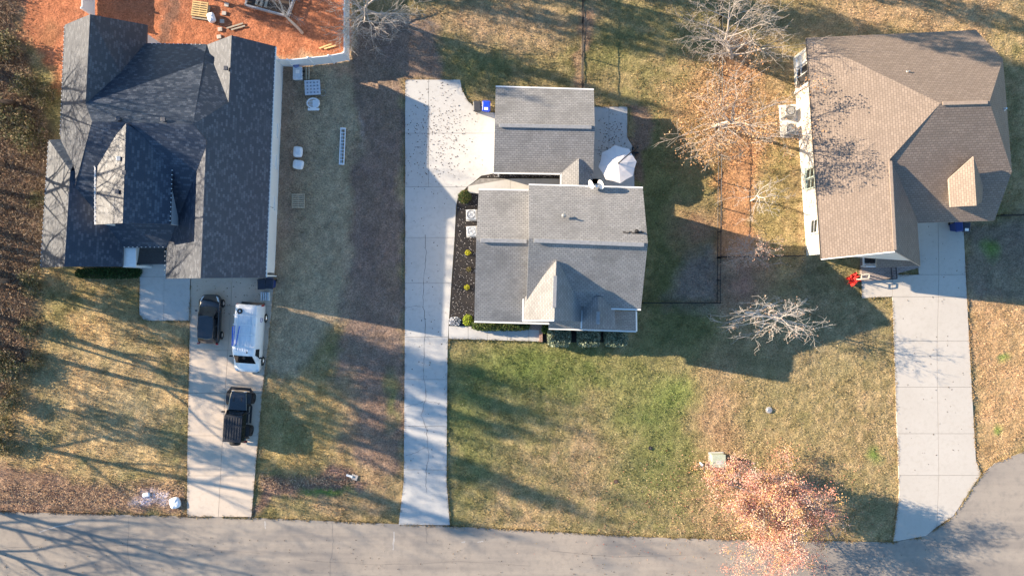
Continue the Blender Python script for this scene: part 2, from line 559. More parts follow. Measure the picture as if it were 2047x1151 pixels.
def ground_rgb(x, y):
    wx = x + (fbm(x, y, 60, 5) - 0.5) * 60 + (fbm(x, y, 14, 8) - 0.5) * 14
    wy = y + (fbm(x, y, 60, 6) - 0.5) * 60 + (fbm(x, y, 14, 9) - 0.5) * 14
    def put(c, k, col):
        k = np.clip(k, 0, 1)[..., None]
        return c * (1 - k) + np.array(col) * k
    n1 = fbm(x, y, 180, 1); n2 = fbm(x, y, 45, 2); n3 = fbm(x, y, 13, 3, 3)
    tan = np.array((0.290, 0.212, 0.105)); olive = np.array((0.170, 0.155, 0.060)); green = (0.075, 0.115, 0.026)
    k = np.clip((n1 * 0.45 + n2 * 0.35 + n3 * 0.35 - 0.42) * 2.4, 0, 1)[..., None]
    c = olive * (1 - k) + tan * k
    # centre front lawn: greener by the house and on the right
    lawn = soft(wx, wy, [(890, 660), (1440, 690), (1430, 1085), (895, 1060)], 30)
    g = np.clip(blob(wx, wy, 1090, 730, 190, 60) + blob(wx, wy, 1340, 800, 150, 95) * 0.6 + blob(wx, wy, 1300, 930, 110, 110) * 0.7
                + blob(wx, wy, 930, 890, 55, 170) * 0.55 + blob(wx, wy, 1080, 800, 330, 80) * 0.4, 0, 1)
    c = put(c, lawn * g * (0.5 + 0.6 * n2), green)
    c = put(c, lawn * blob(wx, wy, 1360, 790, 60, 40) * 0.3, (0.11, 0.17, 0.03))
    c = put(c, blob(wx, wy, 1430, 830, 50, 120) * 0.7, (0.30, 0.20, 0.105))
    # lawn right of the centre house: its shade painted in as darker green
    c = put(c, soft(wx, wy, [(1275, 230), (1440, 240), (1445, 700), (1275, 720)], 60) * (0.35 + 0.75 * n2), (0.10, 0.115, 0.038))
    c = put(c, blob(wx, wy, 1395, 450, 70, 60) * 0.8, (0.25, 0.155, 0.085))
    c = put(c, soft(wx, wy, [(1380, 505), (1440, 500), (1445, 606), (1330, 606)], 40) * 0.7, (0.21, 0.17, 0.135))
    c = put(c, soft(wx, wy, [(1450, 520), (1640, 520), (1780, 640), (1620, 780), (1450, 740)], 60) * 0.45, (0.185, 0.155, 0.085))  # cast shadow of the centre house painted into the ground tone
    c = put(c, blob(wx, wy, 1490, 560, 60, 70) * 0.75, (0.27, 0.165, 0.11))
    c = put(c, soft(wx, wy, [(1258, 215), (1300, 225), (1290, 380), (1262, 372)], 12) * 0.75, (0.17, 0.115, 0.08))
    # back lawns
    c = put(c, blob(wx, wy, 1200, 110, 120, 70) * n2 * 0.9, (0.11, 0.125, 0.035))
    c = put(c, blob(wx, wy, 960, 140, 110, 70) * n2 * 1.2, (0.085, 0.105, 0.03))
    c = put(c, blob(wx, wy, 1000, 40, 220, 60) * 0.5, (0.33, 0.225, 0.13))
    c = put(c, blob(wx, wy, 1850, 20, 300, 60) * 0.55, (0.37, 0.25, 0.125))
    c = put(c, blob(wx, wy, 1540, 420, 60, 160) * 0.5, (0.20, 0.175, 0.055))
    # strip of pine straw between the two lots, leaves below the oak
    c = put(c, soft(wx, wy, STRAW, 22) * 0.85, (0.34, 0.185, 0.082))
    c = put(c, blob(wx, wy, 1445, 240, 120, 130) * 0.7 * (0.4 + n2), (0.34, 0.195, 0.085))
    c = put(c, soft(wx, wy, [(1150, 20), (1175, 20), (1172, 180), (1152, 180)], 12) * 0.6, (0.25, 0.16, 0.10))
    # between the driveways
    c = put(c, soft(wx, wy, DULL, 30) * (0.75 + 0.2 * n2), (0.31, 0.252, 0.145))
    c = put(c, soft(wx, wy, [(548, 120), (612, 120), (590, 470), (548, 560)], 40) * 0.65, (0.235, 0.165, 0.11))
    c = put(c, soft(wx, wy, DIRT, 22) * (0.75 + 0.25 * n2), (0.165, 0.122, 0.086))
    c = put(c, soft(wx, wy, [(700, 760), (806, 745), (806, 1050), (640, 1040), (660, 820)], 60) * 0.35, (0.20, 0.135, 0.075))
    c = put(c, blob(wx, wy, 778, 800, 14, 60) * 0.6, (0.085, 0.12, 0.03))
    c = put(c, blob(wx, wy, 690, 146, 40, 13) * 0.9, (0.34, 0.23, 0.13))  # pine straw patch, the sunlight on it painted as a paler tan
    c = put(c, blob(wx, wy, 712, 250, 4, 45) * 0.7, (0.34, 0.27, 0.20))
    # left front lawn: yellow green tussocks
    lf = soft(wx, wy, [(80, 540), (375, 540), (372, 965), (180, 965), (60, 930), (20, 800)], 40)
    c = put(c, lf * np.clip((n2 - 0.35) * 3, 0, 1) * 0.75, (0.40, 0.29, 0.125))
    c = put(c, lf * np.clip((fbm(x, y, 70, 21) - 0.5) * 4, 0, 1) * 0.7, (0.215, 0.18, 0.08))
    c = put(c, lf * blob(wx, wy, 230, 820, 170, 130) * 0.5, (0.26, 0.23, 0.12))
    c = put(c, soft(wx, wy, ROADLITTER, 24) * 0.85, (0.20, 0.135, 0.085))
    c = put(c, blob(wx, wy, 300, 1000, 34, 16) * 0.9, (0.52, 0.51, 0.50))
    c = put(c, soft(wx, wy, [(520, 780), (700, 760), (690, 930), (520, 940)], 50) * (n2 * 0.9), (0.33, 0.25, 0.085))
    c = put(c, soft(wx, wy, DITCH, 14) * 0.8, (0.15, 0.10, 0.075))
    c = put(c, blob(wx, wy, 640, 977, 55, 9) * 0.8, (0.12, 0.20, 0.03))
    # right lot
    c = put(c, soft(wx, wy, EARTH_R, 40) * (0.6 + 0.4 * n2), (0.165, 0.140, 0.095))
    c = put(c, soft(wx, wy, [(1935, 600), (2140, 620), (2140, 860), (1950, 940)], 40) * 0.6, (0.34, 0.225, 0.105))
    for gx, gy, r in ((2012, 718, 13), (1750, 910, 22), (1985, 500, 25), (1505, 940, 30), (2000, 855, 12)):
        c = put(c, blob(wx, wy, gx, gy, r, r) * 0.8, (0.10, 0.17, 0.03))
    c = put(c, blob(wx, wy, 1530, 990, 150, 80) * 0.4, (0.33, 0.205, 0.125))
    c = put(c, soft(wx, wy, [(1470, 690), (1780, 690), (1790, 1080), (1600, 1000), (1450, 850)], 60) * np.clip((n2 - 0.3) * 2, 0, 1) * 0.6, (0.165, 0.158, 0.062))
    # clay yard and wood
    c = put(c, soft(wx, wy, CLAY, 20), (0.27, 0.112, 0.052))
    c = put(c, soft(wx, wy, CLAY, 20) * np.clip((n2 - 0.45) * 3, 0, 1) * 0.6, (0.17, 0.078, 0.042))
    c = put(c, soft(wx, wy, [(325, -40), (352, -40), (345, 80), (318, 84)], 10) * 0.7, (0.11, 0.075, 0.05))
    wood = soft(wx, wy, WOODS, 30)
    c = put(c, wood * 0.95, (0.155, 0.105, 0.068))
    c = put(c, wood * np.clip((n3 - 0.5) * 3, 0, 1) * 0.6, (0.26, 0.175, 0.105))
    c = put(c, blob(wx, wy, 90, 250, 45, 230) * np.clip((n2 - 0.3) * 2, 0, 1) * 0.6, (0.085, 0.10, 0.038))
    c = c * (0.62 + 0.5 * n3 + 0.35 * fbm(x, y, 6, 44, 2))[..., None] * np.array((1.48, 1.40, 1.60))
    return np.clip(c, 0.01, 0.9)

def axis(lo, hi, step, far):
    a = list(np.arange(lo, hi + step / 2, step))
    out = []; d = step
    p = lo
    while p > -far:
        d *= 1.35; p -= d; out.append(p)
    left = out[::-1]; out = []; d = step; p = hi
    while p < far:
        d *= 1.35; p += d; out.append(p)
    return np.array(left + a + out)

def make_ground():
    gx = axis(-44, 44, 0.15, 900); gy = axis(-26, 26, 0.15, 900)
    X, Y = np.meshgrid(gx, gy)
    px = X * PPM + CX; py = CY - Y * PPM
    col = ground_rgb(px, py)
    inn = (np.abs(X) < 45) & (np.abs(Y) < 27)
    Z = np.where(inn, (fbm(px, py, 9, 31, 3) - 0.5) * 0.13 + (fbm(px, py, 40, 35, 2) - 0.5) * 0.05 - 0.03, -0.03)
    nx, ny = len(gx), len(gy)
    v = np.stack([X, Y, Z], -1).reshape(-1, 3)
    i = np.arange(nx * ny).reshape(ny, nx)
    q = np.stack([i[:-1, :-1], i[:-1, 1:], i[1:, 1:], i[1:, :-1]], -1).reshape(-1, 4)
    me = bpy.data.meshes.new('ground')
    me.vertices.add(len(v)); me.vertices.foreach_set('co', v.ravel())
    me.loops.add(q.size); me.loops.foreach_set('vertex_index', q.ravel())
    me.polygons.add(len(q)); me.polygons.foreach_set('loop_start', np.arange(len(q)) * 4)
    me.update(); me.validate()
    at = me.color_attributes.new('Col', 'FLOAT_COLOR', 'POINT')
    rg = np.concatenate([col.reshape(-1, 3), np.ones((nx * ny, 1))], 1)
    at.data.foreach_set('color', rg.ravel())
    me.polygons.foreach_set('use_smooth', [True] * len(q))
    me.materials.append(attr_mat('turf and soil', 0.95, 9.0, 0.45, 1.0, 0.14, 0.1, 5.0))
    o = bpy.data.objects.new('ground', me)
    C.objects.link(o)
    tag(o, kind='structure')
    return o
make_ground()

# ------------------------------------------------------------------ road
ROAD = [(-9000, 1000), (-400, 1012), (0, 1022), (375, 1031), (503, 1034), (800, 1047), (900, 1051), (1300, 1073), (1430, 1077), (1785, 1083),
        (1850, 1070), (1905, 1030), (1935, 985), (1958, 950), (1990, 924), (2047, 902), (2100, 896), (2160, 902), (2230, 935), (2290, 990),
        (2325, 1070), (2330, 1150), (2310, 1230), (2260, 1300), (2180, 1350), (2080, 1368), (1960, 1355), (1850, 1330), (900, 1290), (0, 1262), (-9000, 1240)]
b = MB()
b.prism([P(x, y) for x, y in ROAD], -0.25, 0.045)
road = b.build('road', ASPH)
tag(road, kind='structure')

def ribbon(name, pts, w, z, mat, parent, jitter=0.0, steps=6):
    """thin strip following a polyline: cracks and patches"""
    pp = []
    for (x0, y0), (x1, y1) in zip(pts[:-1], pts[1:]):
        for k in range(steps):
            t = k / steps
            pp.append((x0 + (x1 - x0) * t + rnd.uniform(-jitter, jitter), y0 + (y1 - y0) * t + rnd.uniform(-jitter, jitter)))
    pp.append(pts[-1])
    m = MB()
    vs = []
    for i, p in enumerate(pp):
        a = P(*pp[max(0, i - 1)]); c = P(*pp[min(len(pp) - 1, i + 1)])
        d = (c - a).normalized(); nrm = Vector((-d.y, d.x, 0))
        ww = w * rnd.uniform(0.4, 1.2) / 2
        q = P(*p)
        vs += [(q + nrm * ww).to_tuple()[:2] + (z,), (q - nrm * ww).to_tuple()[:2] + (z,)]
    m.add(vs, [(2 * i, 2 * i + 1, 2 * i + 3, 2 * i + 2) for i in range(len(pp) - 1)])
    return m.build(name, mat, parent)
ROADCR = plain('sealed road crack', (0.13, 0.12, 0.115), 0.9, 0.3, 10)
ROADPATCH = plain('chalky road patch', (0.40, 0.37, 0.34), 0.9, 0.2, 3)
for pts in ([(664, 1044), (667, 1080), (661, 1120), (660, 1200)], [(600, 1118), (760, 1128), (920, 1122), (1060, 1130)], [(1900, 1060), (1950, 1080), (2040, 1075)], [(852, 1050), (854, 1085)], [(258, 1030), (256, 1090), (262, 1160)], [(0, 1095), (120, 1088), (300, 1090), (520, 1105)],
            [(1100, 1100), (1230, 1112), (1380, 1108)]):
    ribbon('crack', pts, 0.022, 0.050, ROADCR, road, 1.2)
for pts in ([(788, 1062), (786, 1098)], [(530, 1040), (531, 1056)], [(922, 1083), (930, 1082)], [(955, 1082), (966, 1081)], [(80, 1063), (110, 1052), (150, 1045)]):
    ribbon('patch', pts, 0.12, 0.0495, ROADPATCH, road, 0.8)

# ------------------------------------------------------------------ concrete: driveways, walks, patio made of slabs
def slab(pts, parent, mat, z=0.07, gap=0.012, name='slab'):
    q = inset([P(x, y) for x, y in pts], gap)
    m = MB()
    m.prism(q, -0.08, z)
    return m.build(name, mat, parent)

def lerp_edge(edge, y):
    for (x0, y0), (x1, y1) in zip(edge[:-1], edge[1:]):
        if y0 <= y <= y1:
            return x0 + (x1 - x0) * (y - y0) / (y1 - y0)
    return edge[0][0] if y < edge[0][1] else edge[-1][0]

def pave(name, outline):
    m = MB()
    m.prism(inset([P(x, y) for x, y in outline], 0.03), -0.2, 0.045)
    o = m.build(name, DARKV)
    tag(o, kind='structure')
    return o

def strip(parent, left, right, ys, mat, mid=None):
    allk = sorted(set([y for x, y in left] + [y for x, y in right]))
    for y0, y1 in zip(ys[:-1], ys[1:]):
        kk = [y0] + [k for k in allk if y0 < k < y1] + [y1]
        if mid:
            slab([(lerp_edge(left, y), y) for y in kk] + [(lerp_edge(mid, y), y) for y in reversed(kk)], parent, mat)
            slab([(lerp_edge(mid, y), y) for y in kk] + [(lerp_edge(right, y), y) for y in reversed(kk)], parent, mat)
        else:
            slab([(lerp_edge(left, y), y) for y in kk] + [(lerp_edge(right, y), y) for y in reversed(kk)], parent, mat)

# left driveway
L = [(383, 520), (380, 640), (375, 900), (374, 1031)]
R = [(549, 520), (549, 560), (536, 690), (524, 790), (512, 930), (503, 1034)]
M_ = [(466, 520), (463, 600), (452, 760), (437, 1032)]
dl = pave('driveway', L + R[::-1])
strip(dl, L, R, [520, 612, 700, 785, 870, 950, 1032], CONC_L, M_)
wl = pave('front_walk', [(281, 500), (383, 500), (380, 641), (300, 641), (288, 638), (279, 628)])
for q in ([(281, 500), (329, 500), (329, 553), (280, 553)], [(280, 553), (329, 553), (328, 641), (300, 641), (287, 638), (279, 628)], [(329, 500), (382, 500), (380, 641), (328, 641)]):
    slab(q, wl, CONC)
# centre driveway
L = [(810, 160), (810, 400), (809, 700), (807, 960), (797, 1047)]
R = [(920, 160), (924, 180), (934, 200), (950, 216), (970, 224), (992, 226), (990, 350), (958, 352), (945, 366), (930, 378), (917, 392), (912, 412), (909, 480), (903, 560), (897, 652), (895, 700), (893, 960), (900, 1051)]
dc = pave('driveway', L + R[::-1])
slab([(810, 160), (857, 160), (857, 267), (810, 267)], dc, CONC)
slab([(857, 160), (920, 160), (924, 180), (934, 200), (950, 216), (970, 224), (990, 226), (990, 267), (857, 267)], dc, CONC)
slab([(810, 267), (857, 267), (857, 374), (810, 374)], dc, CONC)
slab([(857, 267), (990, 267), (990, 347), (962, 352), (945, 366), (934, 374), (857, 374)], dc, CONC)
slab([(810, 374), (934, 374), (922, 386), (915, 398), (912, 412), (909, 475), (810, 475)], dc, CONC)
strip(dc, L, [(909, 475), (903, 560), (897, 652), (895, 700), (893, 960), (900, 1051)], [475, 566, 673, 758, 851, 938, 1048], CONC)
ribbon('crack', [(851, 470), (852, 520), (848, 560), (845, 600), (850, 640), (849, 700), (846, 740), (852, 790), (843, 830), (853, 860), (857, 900), (853, 940), (852, 985)], 0.035, 0.074, CRACK, dc, 1.4)
ribbon('crack', [(811, 812), (835, 806), (851, 800), (866, 803), (880, 806)], 0.025, 0.0745, CRACK, dc, 1.2)
ribbon('crack', [(812, 910), (832, 904), (846, 895), (856, 893)], 0.025, 0.0745, CRACK, dc, 1.2)
ribbon('crack', [(811, 616), (830, 611), (848, 613)], 0.02, 0.0745, CRACK, dc, 1.0)
# centre front walk, rear walk, patio
wc = pave('front_walk', [(897, 651), (1084, 655), (1084, 683), (897, 677)])
xs = [897, 936, 974, 1014, 1057, 1084]
for a, d in zip(xs[:-1], xs[1:]):
    slab([(a, 651 + (a - 897) * .02), (d, 651 + (d - 897) * .02), (d, 677 + (d - 897) * .03), (a, 677 + (a - 897) * .03)], wc, CONC)
wr = pave('rear_walk', [(934, 372), (960, 356), (1196, 358), (1196, 382), (934, 384)])
xs = [936, 1020, 1070, 1120, 1196]
for a, d in zip(xs[:-1], xs[1:]):
    slab([(a, 372 if a < 950 else 357), (d, 357.5), (d, 392), (a, 386)], wr, CONC)
pt = pave('patio', [(1180, 214), (1254, 214), (1254, 275), (1268, 300), (1268, 400), (1180, 400)])
slab([(1180, 214), (1217, 214), (1217, 300), (1180, 300)], pt, CONC)
slab([(1217, 214), (1254, 214), (1254, 275), (1268, 300), (1217, 300)], pt, CONC)
slab([(1180, 300), (1268, 300), (1268, 400), (1180, 400)], pt, CONC)
# right driveway
RL = [(1826, 430), (1836, 545), (1783, 546), (1783, 593), (1790, 800), (1797, 985), (1785, 1082)]
RR = [(1924, 430), (1937, 690), (1950, 918), (1961, 949)]
dr = pave('driveway', [(1826, 430), (1836, 548), (1722, 556), (1722, 596), (1783, 593), (1790, 800), (1797, 985), (1785, 1083), (1850, 1070), (1905, 1030), (1935, 985), (1960, 949), (1950, 918), (1937, 690), (1924, 430)])
RM = [(1874, 430), (1876, 560), (1872, 700), (1876, 958)]
strip(dr, [(1826, 430), (1836, 549)], RR, [430, 549], CONC_R, RM)
slab([(1722, 557), (1783, 552), (1783, 593), (1722, 596)], dr, CONC_R)
strip(dr, [(1783, 549), (1783, 593), (1790, 800), (1797, 985)], RR, [549, 593, 681, 773, 866, 949], CONC_R, RM)
slab([(1795, 949), (1876, 949), (1872, 1052), (1850, 1070), (1785, 1082), (1797, 985)], dr, CONC_R)
slab([(1876, 949), (1959, 949), (1935, 985), (1905, 1030), (1872, 1052)], dr, CONC_R)
# planting beds
bed = MB(); bed.prism([P(x, y) for x, y in ((914, 392), (935, 381), (962, 378), (962, 651), (898, 651), (904, 560), (910, 480))], -0.1, 0.06)
tag(bed.build('mulch_bed', MULCH), kind='structure')
bed = MB(); bed.prism([P(x, y) for x, y in ((958, 354), (975, 345), (990, 338), (1130, 338), (1130, 356), (962, 356))], -0.1, 0.058)
tag(bed.build('mulch_bed', MULCH), kind='structure')
bed = MB(); bed.prism([P(x, y) for x, y in ((962, 630), (1250, 630), (1252, 684), (1086, 684), (1084, 656), (962, 655))], -0.1, 0.055)
tag(bed.build('mulch_bed', MULCH), kind='structure')
bed = MB(); bed.prism([P(x, y) for x, y in ((1557, 211), (1600, 208), (1602, 270), (1560, 272))], -0.1, 0.05)
tag(bed.build('gravel_pad', GRAVELW), kind='structure')

# ------------------------------------------------------------------ houses
class Roof:
    def __init__(s):
        s.v = []; s.f = []; s.uv = []; s.m = []
    def slope(s, pts, th=0.16, dz=0.0, pl=None):
        pl = [P(*p) for p in (pl or pts[:3])]
        w = [P(*p) if len(p) == 3 else onplane(p[0], p[1], *pl) for p in pts]
        w = [p + Vector((0, 0, dz)) for p in w]
        n = len(w)
        nr = Vector((0, 0, 0))
        for i in range(n):
            nr += w[i].cross(w[(i + 1) % n])
        if nr.z < 0:
            w = w[::-1]; nr = -nr
        nr.normalize()
        u = Vector((0, 0, 1)).cross(nr)
        u = u.normalized() if u.length > 1e-4 else Vector((1, 0, 0))
        vv = nr.cross(u)
        o = len(s.v)
        s.v += [p.to_tuple() for p in w] + [(p.x, p.y, p.z - th) for p in w]
        s.f.append(tuple(range(o, o + n))); s.uv.append([(p.dot(u), p.dot(vv)) for p in w]); s.m.append(0)
        s.f.append(tuple(range(o + 2 * n - 1, o + n - 1, -1))); s.uv.append([(0, 0)] * n); s.m.append(1)
        for i in range(n):
            j = (i + 1) % n
            s.f.append((o + i, o + n + i, o + n + j, o + j)); s.uv.append([(0, 0)] * 4); s.m.append(1)
        return w
    def build(s, parent, mat, trim):
        me = bpy.data.meshes.new('roof')
        off = parent.location
        me.from_pydata([Vector(p) - off for p in s.v], [], s.f)
        me.materials.append(mat); me.materials.append(trim)
        me.polygons.foreach_set('material_index', s.m)
        ul = me.uv_layers.new(name='UVMap')
        ul.data.foreach_set('uv', np.array([c for f in s.uv for p in f for c in p], dtype=np.float32))
        o = bpy.data.objects.new('roof', me)
        C.objects.link(o); o.parent = parent
        return o

def wall_block(parent, pts, mat, ins=0.3, z0=-0.15, drop=0.12, name='wall'):
    """walls under an eave outline given as (px, py, h)"""
    w = [P(*p) for p in pts]
    q = inset(w, ins)
    top = min(p.z for p in w) - drop
    m = MB(); m.prism(q, z0, top)
    return m.build(name, mat, parent)

def gable(parent, e0, r, e1, mat, back=0.3, drop=0.2, base=0.4):
    """triangular wall between two eaves and a ridge, set back under the rake"""
    a, c, d = P(*e0), P(*r), P(*e1)
    nrm = (d - a).cross(Vector((0, 0, 1))); nrm.normalize()
    mid = (a + d) / 2
    out = MB()
    root = Vector((parent.location.x, parent.location.y, 0))
    sgn = abs(back) if (root - Vector((mid.x, mid.y, 0))).dot(nrm) > 0 else -abs(back)
    pts = [a + (d - a) * 0.06, c - Vector((0, 0, 0.1)), d + (a - d) * 0.06]
    vs = []
    for k in (sgn, sgn + 0.12 * (1 if sgn > 0 else -1)):
        vs += [pts[0] + nrm * k - Vector((0, 0, base)), pts[0] + nrm * k - Vector((0, 0, drop)), pts[1] + nrm * k - Vector((0, 0, drop)), pts[2] + nrm * k - Vector((0, 0, drop)), pts[2] + nrm * k - Vector((0, 0, base))]
    out.add(vs, [(0, 1, 2, 3, 4), (9, 8, 7, 6, 5)] + [(i, i + 5, (i + 1) % 5 + 5, (i + 1) % 5) for i in range(5)])
    return out.build('gable_wall', mat, parent, fix=True)

def gutter(parent, a, d, mat=None, w=0.11, name='gutter', up=0.0):
    a, d = P(*a), P(*d)
    m = MB(); m.beam(a + Vector((0, 0, -0.05 + up)), d + Vector((0, 0, -0.05 + up)), w, 0.13)
    return m.build(name, mat or GUTTER, parent)

def ridge_vent(parent, a, d, mat, w=0.34, t=0.10):
    m = MB(); m.beam(P(*a), P(*d), w, t)
    return m.build('ridge_vent', mat, parent, bevel=0.03)

def box_vent(parent, p, mat, s=0.32):
    m = MB(); c = P(*p)
    m.box(c + Vector((0, 0, 0.10)), (s, s, 0.22)); m.box(c + Vector((0, 0, 0.23)), (s * 1.25, s * 1.25, 0.05))
    return m.build('roof_vent', mat, parent, bevel=0.02)

def pipe_vent(parent, p, mat, h=0.45, r=0.05):
    m = MB(); c = P(*p)
    m.tube(c - Vector((0, 0, 0.1)), c + Vector((0, 0, h)), r, r, 10)
    m.lathe(c, (0, 0, 1), [(0.16, -0.02), (0.13, 0.05), (r + 0.02, 0.14)], 12)
    return m.build('vent_pipe', mat, parent)

def window(parent, c, axis, w, h, framemat=None, t=0.06):
    """sash window on a wall; axis is the outward normal in the xy plane"""
    ax = Vector((axis[0], axis[1], 0)).normalized(); sx = Vector((-ax.y, ax.x, 0)); c = Vector(c)
    R = Matrix((sx, ax, Vector((0, 0, 1)))).transposed()
    m = MB()
    for s in (-1, 1):
        m.box(c + sx * s * w / 2, (0.09, t * 2, h + 0.09), mat=R)
        m.box(c + Vector((0, 0, s * h / 2)), (w - 0.09, t * 2, 0.09), mat=R)
    m.box(c, (w - 0.09, t * 1.6, 0.05), mat=R)
    f = m.build('window', framemat or WHITE, parent)
    for s in (-1, 1):
        g = MB(); g.box(c + Vector((0, 0, s * h / 4)), (w - 0.1, t * 0.8, h / 2 - 0.07), mat=R)
        g.build('pane', PANE, f)
    sl = MB(); sl.box(c + Vector((0, 0, -h / 2 - 0.09)) + ax * 0.05, (w + 0.2, 0.16, 0.05), mat=R)
    sl.build('sill', framemat or WHITE, f)
    return f

def door(parent, c, axis, w, h, mat, nm='door', panels=0):
    ax = Vector((axis[0], axis[1], 0)).normalized(); sx = Vector((-ax.y, ax.x, 0)); c = Vector(c)
    R = Matrix((sx, ax, Vector((0, 0, 1)))).transposed()
    m = MB(); m.box(c, (w, 0.08, h), mat=R)
    d = m.build(nm, mat, parent)
    if panels:
        for i in range(panels):
            p = MB(); p.box(c + Vector((0, 0, -h / 2 + h * (i + 0.5) / panels)) + ax * 0.05, (w - 0.08, 0.03, h / panels - 0.05), mat=R)
            p.build('panel', mat, d)
    else:
        k = MB(); k.tube(c + sx * w * 0.4 + ax * 0.04, c + sx * w * 0.4 + ax * 0.12, 0.03); k.build('handle', GALV, d)
    return d

# ---------- left house: dark slate-blue roof of many gables
e = 3.0
hl = thing('house', 'white sided house with dark slate blue shingle roof of many gables', 'house', P(330, 320))
r = Roof()
# main roof
lp = (P(184, 243, 7.3), P(123, 100, e), P(117, 495, e))
def lh(px, py):
    w = onplane(px, py, *lp); return (px, py, w.z)
r.slope([(184, 243, 7.3), (386, 249, 7.3), (413, 90), (270, 88), (171, 208)], pl=((184, 243, 7.3), (386, 249, 7.3), (420, 88, e)))   # rear
r.slope([(386, 249, 7.3), (457, 205, 5.35), (413, 90, e)])
r.slope([(184, 243), (386, 249), (412, 280), (398, 495), (117, 495)], pl=((184, 243, 7.3), (386, 249, 7.3), (300, 495, e)))   # front
r.slope([(184, 243, 7.3), lh(171, 208), lh(180, 29), lh(130, 50), lh(121, 275), (117, 495, e)])   # left slope of main roof and rear wing
r.slope([lh(180, 29), lh(171, 208), (288, 236, e), (294, 50, e)])
# front left wing
r.slope([(141, 342, 5.3), (129, 533, 5.3), (82, 535, e), (98, 280, e)], dz=0.03)
r.slope([(141, 342, 5.3), (129, 533, 5.3), (245, 533, e), (252, 330)], dz=0.03)
r.slope([(141, 342, 5.3), (98, 280, e), (175, 276, e)], dz=0.03)
# raised middle gable
r.slope([(252, 247, 7.45), (245, 446, 7.45), (190, 449, 5.8), (196, 312)])
r.slope([(252, 247, 7.45), (245, 446, 7.45), (340, 448, 5.8), (345, 312)])
# right wing: shared right slope, front gable left slope, rear gable left slope
r.slope([(386, 249), (412, 280), (401, 556), (532, 555), (551, 93), (463, 71), (457, 205)], pl=((386, 249, 7.3), (532, 555, e), (551, 93, e)))
r.slope([(412, 280, 6.55), (401, 556, 6.5), (331, 557, e), (344, 240)])
r.slope([(463, 71, 5.35), (457, 205, 5.35), (413, 90, e)])
rf = r.build(hl, SH_NAVY, plain('dark drip edge', (0.06, 0.065, 0.08), 0.5))
wall_block(hl, [(413, 90, e), (551, 93, e), (532, 552, e), (331, 554, e), (340, 495, e), (250, 495, e), (245, 531, e), (82, 533, e), (98, 282, e), (121, 275, e), (130, 54, e), (294, 54, e), (294, 88, e)], SIDE_W)
gable(hl, (82, 534, e), (129, 533, 5.3), (245, 534, e), SIDE_W, back=-0.3)
gable(hl, (331, 556, e), (401, 555, 6.5), (532, 555, e), SIDE_W, back=-0.3)
gable(hl, (130, 50, e), (180, 29, 6.0), (294, 50, e), SIDE_W, back=0.3)
gable(hl, (413, 91, e), (463, 71, 5.35), (551, 93, e), SIDE_W, back=0.3)
gable(hl, (190, 449, 5.8), (245, 446, 7.45), (340, 448, 5.8), SIDE_W, back=-0.25, base=2.6)
for a, d in (((193, 330, 5.8), (190, 447, 5.8)), ((344, 330, 5.8), (340, 447, 5.8))):
    A, D = P(*a), P(*d); sx = 0.28 if a[0] < 240 else -0.28
    m = MB(); m.box(((A.x + D.x) / 2 + sx, (A.y + D.y) / 2, 4.75), (0.12, abs(A.y - D.y), 1.9))
    m.build('cheek_wall', SIDE_W, hl)
for a, d in (((190, 312, 5.8), (190, 449, 5.8)), ):
    gutter(rf, a, d, None, 0.07)
gutter(rf, (551, 94, e), (532, 554, e), GUTTER, 0.10)
for a, d in (((98, 282, e), (82, 534, e)), ((130, 52, e), (121, 272, e)), ((245, 494, e), (331, 494, e)), ((294, 88, e), (412, 90, e))):
    gutter(rf, a, d, plain('dark gutter', (0.07, 0.075, 0.09), 0.45), 0.10)
# clips of a string of lights along the eaves
m = MB()
for a, d in (((98, 282, e), (82, 534, e)), ((130, 52, e), (121, 272, e)), ((245, 494, e), (331, 494, e)), ((346, 318, 5.8), (341, 446, 5.8)), ((190, 320, 5.8), (190, 446, 5.8)), ((551, 94, e), (532, 554, e)), ((331, 498, e), (330, 554, e)), ((300, 88, e), (405, 90, e))):
    A, D = P(*a), P(*d); n = max(2, int((A - D).length / 0.3))
    for k in range(n):
        q = A.lerp(D, (k + 0.5) / n) + Vector((0, 0, 0.06))
        m.box(q, (0.05, 0.05, 0.09), rnd.random())
tag(m.build('string_lights', WHITE, rf), kind='stuff')
for p in ((239, 238, 7.2), (329, 240, 7.2), (240, 318, 7.1), (251, 346, 7.2), (237, 384, 7.1), (453, 138, 5.3)):
    box_vent(rf, p, plain('dark vent hood', (0.05, 0.055, 0.07), 0.5) if p[0] not in (240,) else GALV, 0.24)
pipe_vent(rf, (193, 122, 5.4), WHITE, 0.4, 0.06)
for y in (250, 315, 400):
    q = P(548, y, 1.6); window(hl, (P(549 - (y - 93) * 0.041, y, e).x - 0.27, P(540, y, e).y, 1.6), (1, 0), 0.9, 1.3)
q0 = P(401, 553, e)
door(hl, (P(466, 553, e).x, P(466, 552, e).y - 0.24 + 0.3, 1.2), (0, -1), 4.6, 2.3, WHITE, 'garage_door', 4)
